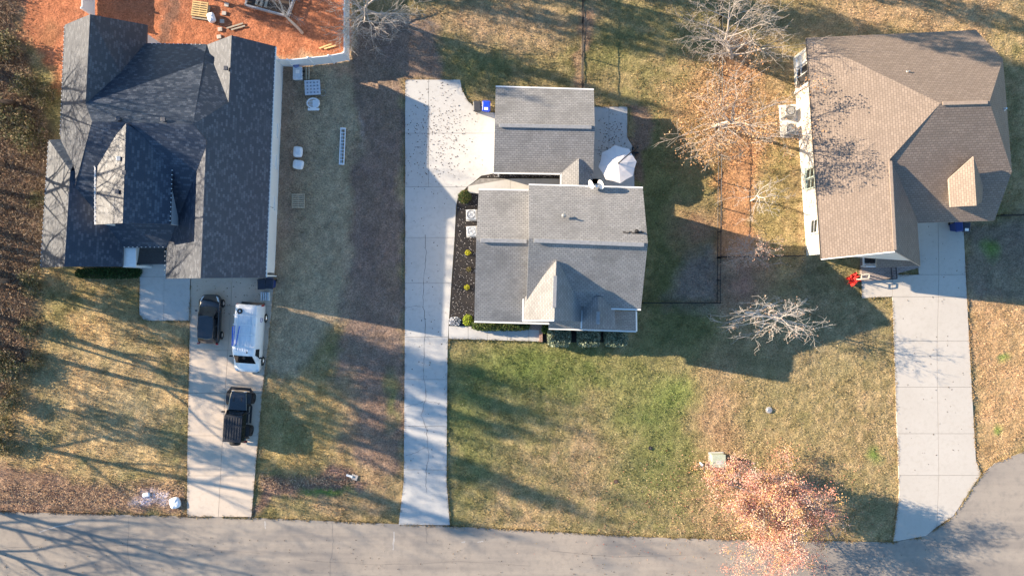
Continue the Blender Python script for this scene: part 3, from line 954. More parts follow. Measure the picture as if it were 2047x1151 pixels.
# porch between the wings: roof on a white beam and post
m = MB(); m.box((P(259, 512, 2.7).x, P(259, 513, 2.7).y, 2.72), (1.0, 1.5, 0.12), 0.0)
m.build('porch_ceiling_panel', WHITE, hl)
for px, py in ((249, 532), (270, 532)):
    m = MB(); q = P(px, py, 2.6); m.box((q.x, q.y, 1.35), (0.16, 0.16, 2.6)); m.build('porch_post', WHITE, hl)
m = MB(); m.prism([P(x, y, 0.2) for x, y in ((246, 490), (330, 490), (330, 528), (246, 528))], 0.0, 0.2); m.build('porch_floor', plain('dark slate floor', (0.06, 0.065, 0.075), 0.8), hl)
door(hl, (P(300, 495, 1.2).x, P(300, 494, e).y + 0.34, 1.25), (0, -1), 0.95, 2.1, plain('dark door paint', (0.03, 0.035, 0.045), 0.4))

# ---------- centre house with its attached garage
hc = thing('house', 'two storey house with weathered grey shingle roof and front gable beside mulch bed', 'house', P(1110, 470))
r = Roof()
r.slope([(1057, 477, 8.3), (1295, 486, 8.3), (1285, 376, 5.7), (1057, 370)])
r.slope([(1057, 477, 8.3), (1295, 486, 8.3), (1281, 618, 5.25), (1052, 608)])
r.slope([(952, 479, 7.0), (1064, 481, 7.0), (1064, 381, 4.75), (957, 380)])
r.slope([(952, 479, 7.0), (1064, 481, 7.0), (1070, 560), (1098, 646), (948, 642, 3.6)], pl=((952, 479, 7.0), (1064, 481, 7.0), (948, 642, 3.6)))
r.slope([(1112, 521, 7.55), (1108, 639, 7.55), (1046, 640, 5.25), (1050, 594)])
r.slope([(1112, 521, 7.55), (1108, 639, 7.55), (1162, 643, 5.2), (1165, 560)])
# porch roof and its small gable
r.slope([(1097, 656.5, 3.1), (1272, 661.5, 3.1), (1271, 622, 4.4), (1165, 620), (1097, 630)])
r.slope([(1196, 592, 6.05), (1195, 657, 6.05), (1163, 657, 5.05), (1164, 600)])
r.slope([(1196, 592, 6.05), (1195, 657, 6.05), (1230, 658, 5.0), (1229, 600)])
# garage
r.slope([(989, 249, 3.95), (1189, 253, 3.95), (1187, 180, 2.55), (991, 174)])
r.slope([(989, 249, 3.95), (1189, 253, 3.95), (1186, 348, 2.55), (987, 345)])
# link roof between garage and house
r.slope([(1157, 317, 3.1), (1157, 376, 3.1), (1122, 378, 2.55), (1122, 345)])
r.slope([(1157, 317, 3.1), (1157, 376, 3.1), (1184, 378, 2.4), (1184, 338)])
rf = r.build(hc, SH_GREY, plain('aluminium drip edge', (0.66, 0.65, 0.64), 0.45))
wall_block(hc, [(1057, 372, 5.7), (1285, 378, 5.7), (1281, 616, 5.25), (1052, 606, 5.25)], SIDE_G)
wall_block(hc, [(957, 381, 4.75), (1060, 382, 4.75), (1060, 640, 3.6), (948, 640, 3.6)], SIDE_G)
wall_block(hc, [(1046, 590, 5.25), (1162, 590, 5.25), (1162, 640, 5.25), (1046, 640, 5.25)], SIDE_G)
wall_block(hc, [(991, 176, 2.55), (1187, 182, 2.55), (1186, 346, 2.55), (987, 344, 2.55)], SIDE_G, ins=0.25)
wall_block(hc, [(1124, 342, 2.45), (1182, 342, 2.45), (1182, 378, 2.45), (1124, 378, 2.45)], SIDE_G, ins=0.2)
gable(hc, (1285, 376, 5.7), (1295, 486, 8.3), (1281, 618, 5.25), SIDE_G, back=-0.28)
gable(hc, (957, 380, 4.75), (952, 479, 7.0), (948, 642, 3.6), SIDE_G, back=0.28, base=1.5)
gable(hc, (1057, 371, 5.7), (1057, 477, 8.3), (1052, 608, 5.25), SIDE_G, back=0.2, base=1.6)
gable(hc, (1046, 640, 5.25), (1108, 639, 7.55), (1162, 643, 5.2), SIDE_G, back=-0.28)
gable(hc, (1163, 657, 5.05), (1195, 657, 6.05), (1230, 658, 5.0), SIDE_G, back=-0.25, base=2.2)
gable(hc, (1187, 180, 2.55), (1189, 253, 3.95), (1186, 348, 2.55), SIDE_G, back=-0.22)
gable(hc, (991, 174, 2.55), (989, 249, 3.95), (987, 345, 2.55), SIDE_G, back=0.22)
for a, d in (((1057, 369, 5.7), (1285, 375, 5.7)), ((957, 379, 4.75), (1056, 380, 4.75)), ((948, 643, 3.6), (1098, 647, 3.6)), ((1214, 617, 5.25), (1281, 619, 5.25)),
             ((991, 173, 2.55), (1187, 179, 2.55)), ((987, 346, 2.55), (1121, 348, 2.55)), ((1046, 597, 5.25), (1045, 641, 5.25)), ((1121, 346, 2.55), (1121, 377, 2.55)),
             ((1097, 657, 3.1), (1272, 662.5, 3.1)), ((1163, 620, 5.05), (1162, 656, 5.05)), ((1272, 622, 4.4), (1272.5, 661, 3.1)), ((1046, 641, 5.2), (1108, 640, 7.4))):
    gutter(rf, a, d, GUTTER, 0.10)
for a, d in (((1067, 481, 8.32), (1288, 489.5, 8.32)), ((960, 480.5, 7.05), (1053, 482.5, 7.05)), ((998, 251, 3.98), (1183, 254.5, 3.98)), ((1110, 551, 7.58), (1108, 615, 7.58)), ((1196, 622, 6.05), (1195, 648, 6.05))):
    ridge_vent(rf, a, d, plain('grey ridge cap', (0.24, 0.245, 0.255), 0.85), 0.28, 0.12)
pipe_vent(rf, (1127, 431, 7.55), GALV, 0.4); pipe_vent(rf, (1273, 463, 7.9), DKMET, 0.4)
m = MB(); 
for k in range(7):
    q = onplane(1248 + k * 6, 464 + (k % 2) * 1.5, P(1057, 477, 8.3), P(1295, 486, 8.3), P(1285, 376, 6.0)); m.box(q + Vector((0, 0, 0.02)), (0.2, 0.11, 0.012))
m.build('shingle_patch', plain('dark loose shingle', (0.07, 0.065, 0.06), 0.9), rf)
for q, ax, w, h in (((P(948, 520, 1.8).x + 0.28 + 0.05, P(948, 520).y, 1.8), (-1, 0), 0.9, 1.4), ((P(948, 590, 1.8).x + 0.28, P(948, 590).y, 1.8), (-1, 0), 0.9, 1.4)):
    window(hc, (P(951, 500, 4).x + 0.30, q[1], q[2]), ax, w, h)
for px in (975, 1010):
    window(hc, (P(px, 640, 3.6).x, P(px, 640, 3.6).y + 0.28, 1.8), (0, -1), 0.95, 1.5)
window(hc, (P(1105, 640, 6).x, P(1105, 640, 5.25).y + 0.28, 4.5), (0, -1), 1.1, 1.4)
for y in (430, 560):
    window(hc, (P(1283, y, 6).x - 0.26, P(1283, y, 6).y, 4.4), (1, 0), 0.95, 1.4)
door(hc, (P(1105, 640, 1.3).x, P(1105, 640, 5.25).y + 0.27, 1.3), (0, -1), 0.95, 2.1, plain('front door paint', (0.12, 0.03, 0.025), 0.4))
door(hc, (P(990, 285, 2.55).x + 0.22, P(990, 285, 2.5).y, 1.15), (-1, 0), 4.4, 2.15, WHITE, 'garage_door', 4)
for px in (1102, 1160, 1218, 1268):
    m = MB(); q = P(px, 660, 3.0); m.box((q.x, q.y + 0.15, 1.5), (0.18, 0.18, 3.0)); m.build('porch_post', WHITE, hc)
m = MB(); m.prism([P(x, y, 0.5) for x, y in ((1086, 640), (1268, 640), (1264, 652), (1086, 650))], 0.0, 0.5); m.build('porch_floor', BRICK, hc)
st = thing('brick_steps', 'low red brick entry steps and pier at the end of the pale front walk', 'steps', P(1070, 655))
for i in range(3):
    m = MB(); m.prism([P(x, y, 0.15) for x, y in ((1059, 640), (1084, 640), (1084, 660 - i * 4), (1059, 659 - i * 4))], 0.05 + i * 0.14, 0.19 + i * 0.14); m.build('step', BRICK, st)
m = MB(); m.prism([P(x, y, 0.3) for x, y in ((1078, 656), (1084.5, 656), (1084.5, 683), (1078, 683))], 0.0, 0.34); m.build('pier', BRICK, st)
m = MB(); m.box((P(989.5, 340).x - 0.02, P(988, 341).y, 1.25), (0.09, 0.09, 2.4)); m.build('downspout', WHITE, hc)

# ---------- right house: tan brown roof
e = 3.6
hr = thing('house', 'cream sided house with tan brown shingle roof, clipped gable and dormer', 'house', P(1790, 300))
r = Roof()
A = P(1880, 207, 7.6); B_ = P(1978, 204, 7.6)
fpl = (A, B_, P(1835, 446, e)); rpl = (A, B_, P(1612, 76, e))
def fl(px, py, pl):
    w = onplane(px, py, *pl); return (px, py, w.z)
r.slope([(1880, 207, 7.6), (1612, 76, e), fl(1951, 60.5, rpl), fl(2005, 118, rpl), (1978, 204, 7.6)])
r.slope([(1880, 207, 7.6), (1978, 204, 7.6), fl(2023, 343, fpl), fl(1988, 441, fpl), (1835, 446, e), fl(1779, 318, fpl)])
r.slope([(1978, 204, 7.6), fl(2005, 118, rpl), fl(2023, 343, fpl)])
lpl = (A, P(1612, 76, e), P(1642, 518, e))
hA = fl(1779, 318, lpl); hB = fl(1789, 502, lpl)
r.slope([(1880, 207, 7.6), (1612, 76, e), (1642, 518, e), (1789, 502), (1779, 318)])
r.slope([hA, hB, (1840, 532, e), (1832, 420)])
# dormer
r.slope([(1946, 313, 6.6), (1952, 411, 6.6), (1900, 414, 5.2), (1896, 358)], th=0.12)
r.slope([(1946, 313, 6.6), (1952, 411, 6.6), (1963, 404, 5.4), (1966, 372)], th=0.12)
# low porch roof
r.slope([(1752, 504, 3.3), (1838, 500, 3.3), (1840, 532, 2.85), (1752, 535)], th=0.12)
rf = r.build(hr, SH_BROWN, plain('tan drip edge', (0.42, 0.36, 0.30), 0.5))
wall_block(hr, [(1612, 78, e), (1949, 64, e), (1985, 118, e), (1985, 439, e), (1833, 444, e), (1835, 504, e), (1642, 516, e)], SIDE_C, ins=0.32)
gable(hr, (1642, 517, e), hB, (1840, 530, e), SIDE_C, back=-0.3, base=0.5)
m = MB(); q0 = P(1903, 410, 5.2); q1 = P(1958, 408, 5.3)
m.add([P(1903, 411, 5.15), P(1958, 409, 5.35), P(1952, 409, 6.45), P(1958, 409, 4.0), P(1903, 411, 4.0)], [(4, 3, 1, 2, 0)])
m.build('dormer_face', SIDE_C, hr)
m = MB(); m.add([P(1899, 360, 5.15), P(1903, 411, 5.15), P(1903, 411, 4.0), P(1899, 360, 4.0)], [(0, 1, 2, 3)]); m.build('dormer_cheek', SIDE_C, hr)
for a, d in (((1612, 77, e), (1642, 517, e)), ):
    gutter(rf, a, d, plain('dark bronze gutter', (0.10, 0.085, 0.07), 0.45), 0.10)
gutter(rf, (1642, 518.5, e), (1789, 503, hB[2]), GUTTER, 0.06)
for a, d in (((1780, 322, hA[2] + 0.02), (1789, 500, hB[2] + 0.02)), ((1884, 207, 7.62), (1975, 204.5, 7.62))):
    ridge_vent(rf, a, d, plain('tan ridge cap', (0.33, 0.25, 0.19), 0.85), 0.26, 0.06)
pipe_vent(rf, (1813, 145, 5.7), GALV, 0.35); pipe_vent(rf, (2006, 219, 5.6), WHITE, 0.35, 0.06)
def wallx(py):
    return P(1612 + (py - 76) * 0.068, py, e).x + 0.31
for py, hh in ((345, 1.5), (366, 1.5)):
    window(hr, (wallx(py) - 0.02, P(1630, py, 2).y, 1.9), (-1, 0.06), 0.75, 1.5, plain('sage window trim', (0.42, 0.48, 0.42), 0.5))
window(hr, (wallx(450) - 0.02, P(1630, 450, 2).y, 2.0), (-1, 0.06), 1.2, 1.3)
# screened porch opening in the left wall
pc = P(1612 + 60 * .068, 138, 1.9); wx_ = wallx(138)
m = MB(); m.box((wx_ - 0.03, pc.y, 1.9), (0.05, 2.3, 2.3), math.radians(-3.9)); scr = m.build('screen', plain('dark insect screen', (0.03, 0.03, 0.032), 0.7), hr)
m = MB()
for dy in (-1.15, -0.4, 0.4, 1.15):
    m.box((wx_ - 0.07 - dy * 0.068, pc.y + dy, 1.9), (0.08, 0.09, 2.4))
for z in (0.72, 1.55, 3.05):
    m.box((wx_ - 0.07, pc.y, z), (0.1, 2.4, 0.09), math.radians(-3.9) * -1)
m.build('screen_frame', WHITE, scr)
m = MB(); a = P(1592, 186, 0.1); d_ = P(1611, 172, 3.2)
m.beam((wx_ - 0.12 + 0.09, pc.y - 1.35, 0.1), (wx_ - 0.12 + 0.09, pc.y - 1.35, 3.3), 0.16, 0.16); m.build('corner_board', WHITE, hr)
door(hr, (P(1880, 444, e).x, P(1880, 442, e).y + 0.30, 1.25), (0, -1), 3.6, 2.3, WHITE, 'garage_door', 4)
# brick porch with railing and bench
pf = MB(); pf.prism([P(x, y, 0.35) for x, y in ((1724, 508), (1835, 500), (1838, 535), (1796, 546), (1794, 558), (1722, 562))], -0.1, 0.35)
pf.build('porch_floor', BRICK_D, hr)
rl = thing('porch_railing', 'black metal railing beside the brick porch steps', 'railing', P(1786, 550, 0.35))
m = MB()
for a, d in (((1791, 534), (1793, 556)), ((1778, 558), (1793, 556))):
    A_, D_ = P(*a, 1.2), P(*d, 1.2)
    m.beam(A_, D_, 0.05, 0.05); m.beam(A_ - Vector((0, 0, 0.75)), D_ - Vector((0, 0, 0.75)), 0.04, 0.04)
    n = max(2, int((A_ - D_).length / 0.12))
    for k in range(n + 1):
        q = A_.lerp(D_, k / n); m.box((q.x, q.y, 0.78), (0.02, 0.02, 0.86))
m.build('rail', DKMET, rl)
rl = thing('porch_railing', 'cream wooden railing at the left corner of the brick porch', 'railing', P(1730, 555, 0.35))
m = MB()
for a, d in (((1722, 549), (1738, 548)), ((1722, 558), (1737, 556)), ((1722, 549), (1722, 558)), ((1738, 548), (1737, 556))):
    A_, D_ = P(*a, 1.15), P(*d, 1.15); m.beam(A_, D_, 0.07, 0.05); m.box((A_.x, A_.y, 0.75), (0.07, 0.07, 0.8))
m.build('rail', plain('cream rail paint', (0.70, 0.62, 0.50), 0.5), rl)
bn = thing('porch_bench', 'white porch bench with dark cushions below the low brown porch roof', 'bench', P(1738, 521, 0.35))
m = MB(); c = P(1738, 521, 0.8)
m.box((c.x, c.y, 0.75), (0.95, 0.95, 0.1)); 
for sx in (-.42, .42):
    for sy in (-.42, .42):
        m.box((c.x + sx, c.y + sy, 0.52), (0.08, 0.08, 0.36))
m.build('seat', WHITE, bn)
m = MB(); m.box((c.x, c.y - 0.45, 1.0), (0.95, 0.08, 0.5)); m.box((c.x + 0.46, c.y, 0.95), (0.08, 0.9, 0.4)); m.build('backrest', WHITE, bn)
for dx in (-.2, .2):
    m = MB(); m.box((c.x + dx, c.y + 0.1, 0.85), (0.38, 0.6, 0.14)); m.build('cushion', BLACK, bn, bevel=0.05)

# ------------------------------------------------------------------ vehicles (local: +y is forward, z up)
def wheel(parent, x, y, r, w, rim=None, hub=True):
    m = MB(); s = 1 if x > 0 else -1
    m.lathe((x - s * w / 2, y, r), (s, 0, 0), [(r * 0.6, 0), (r * 0.92, 0.0), (r, w * 0.18), (r, w * 0.82), (r * 0.92, w), (r * 0.62, w)], 20)
    t = m.build('wheel', RUBBER, parent, smooth=True, world_space=False)
    k = MB(); k.lathe((x - s * w / 2, y, r), (s, 0, 0), [(r * 0.62, w * 0.9), (r * 0.5, w * 0.72), (r * 0.16, w * 0.8), (0.001, w * 0.84)], 14)
    k.build('rim', rim or RIM, t, world_space=False)
    return t

def quad_panel(parent, name, a, b_, c, d, mat, off=0.006, shrink=0.06):
    """flat pane laid just proud of a face"""
    pts = [Vector(p) for p in (a, b_, c, d)]
    cen = sum(pts, Vector()) / 4
    nr = (pts[1] - pts[0]).cross(pts[3] - pts[0]).normalized()
    pts = [p.lerp(cen, shrink) + nr * off for p in pts]
    m = MB()
    m.add(pts + [p - nr * (off + 0.02) for p in pts], [(0, 1, 2, 3), (0, 4, 5, 1), (1, 5, 6, 2), (2, 6, 7, 3), (3, 7, 4, 0)])
    return m.build(name, mat, parent, world_space=False)

def sect(y, w, zb, zs, zt, crown=0.03):
    """one cross section of a car body, both sides"""
    half = [(0.0, zb), (w * 0.80, zb), (w * 0.97, zb + 0.12), (w, zb + (zs - zb) * 0.55), (w * 0.965, zs), (w * 0.80, zt), (w * 0.4, zt + crown * 0.8), (0.0, zt + crown)]
    ring = [(x, y, z) for x, z in half] + [(-x, y, z) for x, z in half[-2:0:-1]]
    return ring

def black_hatch():
    t = thing('car', 'small black hatchback parked nose towards the garage', 'car', P(425.5, 637, 0.07), math.radians(-2.5))
    w = 0.86
    m = MB()
    m.loft([sect(y, *a) for y, a in ((-1.88, (0.62, 0.42, 0.62, 0.66)), (-1.80, (0.78, 0.28, 0.80, 0.86)), (-1.5, (0.85, 0.2, 0.86, 0.92)), (-0.6, (w, 0.18, 0.86, 0.92)), (0.6, (w, 0.18, 0.84, 0.9)),
                                    (1.0, (0.85, 0.18, 0.80, 0.88)), (1.45, (0.82, 0.2, 0.72, 0.78)), (1.75, (0.72, 0.26, 0.60, 0.66)), (1.9, (0.50, 0.36, 0.50, 0.54)))])
    body = m.build('body', PAINT_K, t, smooth=True, world_space=False, sub=1, fix=True)
    # cabin: belt ring and roof ring
    belt = {'fl': (-0.70, 0.92, 0.90), 'fr': (0.70, 0.92, 0.90), 'rl': (-0.72, -1.74, 0.90), 'rr': (0.72, -1.74, 0.90)}
    roof = {'fl': (-0.55, 0.20, 1.45), 'fr': (0.55, 0.20, 1.45), 'rl': (-0.56, -1.40, 1.43), 'rr': (0.56, -1.40, 1.43)}
    m = MB()
    def ring(d, bow):
        fl, fr, rl, rr = (Vector(d[k]) for k in ('fl', 'fr', 'rl', 'rr'))
        return [fl, (fl + fr) / 2 + Vector((0, bow, 0.02)), fr, (fr + rr) / 2 + Vector((0.04, 0, 0.01)), rr, (rr + rl) / 2 - Vector((0, bow, 0)), rl, (rl + fl) / 2 - Vector((0.04, 0, -0.01))]
    m.loft([ring(belt, 0.12), ring(roof, 0.06)])
    cabin = m.build('roof', PAINT_K, t, world_space=False, bevel=0.05, fix=True)
    quad_panel(t, 'windscreen', belt['fl'], belt['fr'], roof['fr'], roof['fl'], GLASS, 0.09, 0.10)
    quad_panel(t, 'rear_window', belt['rr'], belt['rl'], roof['rl'], roof['rr'], GLASS, 0.07, 0.14)
    for s, k in ((1, 'r'), (-1, 'l')):
        for y0, y1 in ((0.55, -0.42), (-0.52, -1.42)):
            def bp(y, top):
                return Vector((s * ((0.575 if top else 0.74)), y if not top else y * 0.86 - 0.08, 1.38 if top else 0.95))
            a, b2, c, d = bp(y1, 0), bp(y0, 0), bp(y0, 1), bp(y1, 1)
            if s > 0:
                quad_panel(t, 'side_window', b2, a, d, c, GLASS, -0.03, 0.06) if False else quad_panel(t, 'side_window', a, b2, c, d, GLASS, 0.02, 0.06)
            else:
                quad_panel(t, 'side_window', b2, a, d, c, GLASS, 0.02, 0.06)
        m = MB(); m.box((s * 0.92, 0.62, 0.98), (0.16, 0.10, 0.12)); m.build('mirror', PAINT_K, t, world_space=False, bevel=0.03)
        m = MB(); m.add([(s * 0.44, 1.76, 0.70), (s * 0.62, 1.66, 0.735), (s * 0.74, 1.30, 0.80), (s * 0.60, 1.40, 0.825)], [(0, 1, 2, 3) if s > 0 else (3, 2, 1, 0)])
        m.build('headlight', LAMP, t, world_space=False)
        m = MB(); m.box((s * 0.70, -1.86, 0.80), (0.16, 0.1, 0.22)); m.build('tail_light', REDL, t, world_space=False, bevel=0.02)
        wheel(t, s * 0.80, 1.22, 0.31, 0.2); wheel(t, s * 0.80, -1.22, 0.31, 0.2)
    m = MB(); m.tube((-0.1, -1.38, 1.43), (-0.1, -1.5, 1.62), 0.012); m.build('antenna', BLACK, t, world_space=False)
    return t
black_hatch()

def white_van():
    t = thing('van', 'white cargo van with ladder rack, blue straps and black roof vent', 'van', P(506, 674, 0.07), math.radians(180 - 4))
    m = MB()
    w = 0.98
    def vs(y, w, zb, zs, zt, wt):
        half = [(0, zb), (w * 0.85, zb), (w * 0.98, zb + 0.15), (w, 0.9), (w * 0.985, zs), (wt, zt - 0.12), (wt * 0.86, zt), (wt * 0.4, zt + 0.03), (0, zt + 0.035)]
        return [(x, y, z) for x, z in half] + [(-x, y, z) for x, z in half[-2:0:-1]]
    m.loft([vs(-2.55, 0.90, 0.40, 1.2, 1.98, 0.76), vs(-2.48, 0.96, 0.30, 1.25, 2.06, 0.82), vs(-1.6, w, 0.28, 1.28, 2.08, 0.86), vs(0.8, w, 0.28, 1.28, 2.08, 0.86), vs(1.22, w, 0.28, 1.26, 2.02, 0.82),
            vs(1.5, 0.975, 0.28, 1.2, 1.66, 0.80), vs(1.86, 0.97, 0.28, 1.08, 1.24, 0.80), vs(2.3, 0.94, 0.30, 0.98, 1.08, 0.76), vs(2.5, 0.84, 0.36, 0.84, 0.94, 0.64), vs(2.58, 0.66, 0.44, 0.70, 0.78, 0.5)])
    m.build('body', PAINT_W, t, smooth=True, world_space=False, fix=True)
    quad_panel(t, 'windscreen', (0.78, 1.86, 1.25), (-0.78, 1.86, 1.25), (-0.72, 1.24, 2.03), (0.72, 1.24, 2.03), GLASS, 0.035, 0.05)
    for s in (1, -1):
        a, b2, c, d = (s * 0.965, 0.72, 1.32), (s * 0.955, 1.42, 1.28), (s * 0.84, 1.2, 1.86), (s * 0.875, 0.72, 1.90)
        quad_panel(t, 'side_window', *((a, b2, c, d) if s > 0 else (b2, a, d, c)), GLASS, 0.02, 0.05)
        a, b2, c, d = (s * 0.06, -2.56, 1.35), (s * 0.78, -2.56, 1.35), (s * 0.70, -2.48, 1.95), (s * 0.06, -2.49, 2.0)
        quad_panel(t, 'rear_window', *((a, b2, c, d) if s > 0 else (b2, a, d, c)), GLASS, 0.03, 0.06)
        m = MB(); m.box((s * 1.12, 1.40, 1.32), (0.22, 0.12, 0.26)); m.build('mirror', BLACK, t, world_space=False, bevel=0.03)
        m = MB(); m.box((s * 0.70, 2.40, 0.88), (0.34, 0.22, 0.14)); m.build('headlight', LAMP, t, world_space=False, bevel=0.04)
        m = MB(); m.box((s * 0.93, -2.52, 1.1), (0.1, 0.1, 0.5)); m.build('tail_light', REDL, t, world_space=False, bevel=0.02)
        wheel(t, s * 0.90, 1.72, 0.36, 0.24); wheel(t, s * 0.90, -1.55, 0.36, 0.24)
    m = MB(); m.box((0, -2.62, 0.5), (1.8, 0.16, 0.14)); m.build('rear_bumper', BLACK, t, world_space=False, bevel=0.03)
    m = MB(); m.box((0, 2.56, 0.42), (1.5, 0.14, 0.16)); m.build('front_bumper', BLACK, t, world_space=False, bevel=0.03)
    for i in range(7):
        m = MB(); m.box((-0.54 + i * 0.18, -0.55, 2.115), (0.06, 2.9, 0.03)); m.build('roof_rib', PAINT_W, t, world_space=False, bevel=0.01)
    m = MB(); m.lathe((0.42, -2.05, 2.1), (0, 0, 1), [(0.20, -0.02), (0.20, 0.07), (0.10, 0.10), (0.10, 0.05), (0.001, 0.05)], 18, 0); vent = m.build('roof_vent', BLACK, t, world_space=False, smooth=True)
    m = MB(); m.lathe((0.42, -2.05, 2.155), (0, 0, 1), [(0.095, 0.0), (0.06, 0.03), (0.001, 0.035)], 14); m.build('cap', WHITE, vent, world_space=False)
    for y in (-1.75, -1.05, -0.35, 0.55):
        m = MB(); m.beam((-0.84, y, 2.24), (0.84, y, 2.24), 0.05, 0.05)
        for s in (1, -1):
            m.box((s * 0.80, y, 2.15), (0.05, 0.06, 0.2))
        m.build('rack_bar', VINYL, t, world_space=False)
    for x0, y0, x1, y1, r_ in ((0.80, -0.9, 0.74, 0.55, 0.05), (0.30, -0.95, 0.50, 0.5, 0.035), (0.66, -1.0, 0.66, 0.4, 0.03)):
        m = MB(); m.tube((x0, y0, 2.31), (x1, y1, 2.31), r_); m.build('blue_pole', STRAP, t, world_space=False)
    m = MB(); m.box((-0.3, 0.98, 2.11), (0.06, 0.14, 0.05)); m.build('marker_light', BLACK, t, world_space=False)
    m = MB()
    for i, (y, z, l) in enumerate(((-1.45, 1.45, 0.34), (-1.30, 1.28, 0.10), (-1.55, 1.25, 0.14), (-1.42, 1.12, 0.22))):
        m.box((-0.975 + (z - 1.25) * 0.16 * (1 if z > 1.25 else 0), y, z), (0.02, l, 0.06))
    m.build('emblem', PURPLE, t, world_space=False)
    return t
white_van()

def black_jeep():
    t = thing('offroad_car', 'black off-road car with ribbed hardtop and rear spare wheel', 'car', P(483.5, 826, 0.07), math.radians(-4))
    J = PAINT_K
    m = MB(); m.box((0, -0.15, 0.62), (1.44, 3.3, 0.28)); m.build('chassis_tub', J, t, world_space=False, bevel=0.05)
    m = MB()
    m.loft([[(-x1, y, z0), (x1, y, z0), (x1, y, z1), (x1 * 0.86, y, z1 + 0.06), (-x1 * 0.86, y, z1 + 0.06), (-x1, y, z1)] for y, x1, z0, z1 in ((0.42, 0.72, 0.6, 1.12), (1.2, 0.66, 0.6, 1.12), (1.72, 0.60, 0.6, 1.08), (1.80, 0.56, 0.62, 1.0))])
    m.build('hood', J, t, world_space=False, bevel=0.03, fix=True)
    for s in (1, -1):
        m = MB(); m.box((s * 0.30, 1.25, 1.185), (0.10, 0.34, 0.02)); m.build('hood_vent', BLACK, t, world_space=False)
    m = MB()
    m.loft([[(-0.74, y, 0.7), (0.74, y, 0.7), (0.76, y, 1.2), (xr, yr, 1.80), (-xr, yr, 1.80), (-0.76, y, 1.2)] for y, xr, yr in ((0.42, 0.62, 0.16), (-1.88, 0.66, -1.84))])
    m.build('cab', J, t, world_space=False, bevel=0.04, fix=True)
    m = MB(); m.box((0, -0.85, 1.835), (1.38, 2.02, 0.09)); top = m.build('hardtop', PAINT_J, t, world_space=False, bevel=0.05)
    for i in range(6):
        for y, l in ((-0.30, 0.62), (-1.18, 0.94)):
            m = MB(); m.box((-0.50 + i * 0.2, y, 1.89), (0.055, l, 0.035)); m.build('rib', PAINT_J, top, world_space=False, bevel=0.015)
    quad_panel(t, 'windscreen', (-0.72, 0.42, 1.2), (0.72, 0.42, 1.2), (0.62, 0.16, 1.8), (-0.62, 0.16, 1.8), GLASS, 0.02, 0.08)
    for s in (1, -1):
        for y0, y1 in ((0.22, -0.62), (-0.74, -1.74)):
            a, b2, c, d = (s * 0.765, y1, 1.22), (s * 0.765, y0, 1.22), (s * 0.655, y0 - 0.05, 1.76), (s * 0.675, y1, 1.76)
            quad_panel(t, 'side_window', *((a, b2, c, d) if s > 0 else (b2, a, d, c)), GLASS, 0.01, 0.06)
        for y in (1.28, -1.18):
            m = MB(); m.loft([[(s * 0.60, y - 0.56, 0.70), (s * 0.96, y - 0.56, 0.66), (s * 0.96, y - 0.56, 0.72), (s * 0.60, y - 0.56, 0.78)], [(s * 0.60, y - 0.34, 0.96), (s * 0.96, y - 0.34, 0.93), (s * 0.96, y - 0.34, 0.99), (s * 0.60, y - 0.34, 1.02)],
                              [(s * 0.60, y + 0.34, 0.96), (s * 0.96, y + 0.34, 0.93), (s * 0.96, y + 0.34, 0.99), (s * 0.60, y + 0.34, 1.02)], [(s * 0.60, y + 0.52, 0.76), (s * 0.94, y + 0.52, 0.72), (s * 0.94, y + 0.52, 0.78), (s * 0.60, y + 0.52, 0.82)]])
            m.build('fender', BLACK, t, world_space=False, bevel=0.02, fix=True)
            wheel(t, s * 0.86, y, 0.42, 0.30, DKMET)
        m = MB(); m.box((s * 0.98, 0.28, 1.28), (0.26, 0.10, 0.18)); m.build('mirror', BLACK, t, world_space=False, bevel=0.03)
        m = MB(); m.box((s * 0.86, 0.05, 0.52), (0.16, 1.3, 0.08)); m.build('side_step', BLACK, t, world_space=False, bevel=0.02)
        m = MB(); m.lathe((s * 0.46, 1.79, 0.92), (0, 1, 0), [(0.001, 0.05), (0.11, 0.03), (0.12, 0)], 14); m.build('headlight', LAMP, t, world_space=False)
        m = MB(); m.box((s * 0.70, -1.93, 0.95), (0.14, 0.08, 0.24)); m.build('tail_light', REDL, t, world_space=False, bevel=0.02)
    m = MB(); m.box((0, 1.98, 0.62), (1.5, 0.2, 0.18)); m.tube((-0.45, 2.02, 0.8), (0.45, 2.02, 0.8), 0.04)
    for s in (1, -1):
        m.beam((s * 0.45, 2.02, 0.8), (s * 0.62, 1.95, 0.66), 0.07, 0.07)
        m.beam((s * 0.72, 1.95, 0.62), (s * 0.86, 1.75, 0.62), 0.16, 0.14)
    m.build('front_bumper', BLACK, t, world_space=False)
    m = MB(); m.box((0, -2.0, 0.6), (1.5, 0.18, 0.18)); m.build('rear_bumper', BLACK, t, world_space=False, bevel=0.02)
    m = MB(); m.lathe((0.0, -1.93, 1.05), (0, -1, 0), [(0.25, 0), (0.38, 0.0), (0.41, 0.06), (0.41, 0.2), (0.37, 0.26), (0.24, 0.26), (0.18, 0.2), (0.001, 0.22)], 22); m.build('spare_wheel', RUBBER, t, world_space=False, smooth=True)
    m = MB(); m.box((0.05, 0.40, 1.27), (0.34, 0.03, 0.05)); m.build('wiper', BLACK, t, world_space=False)
    return t
black_jeep()

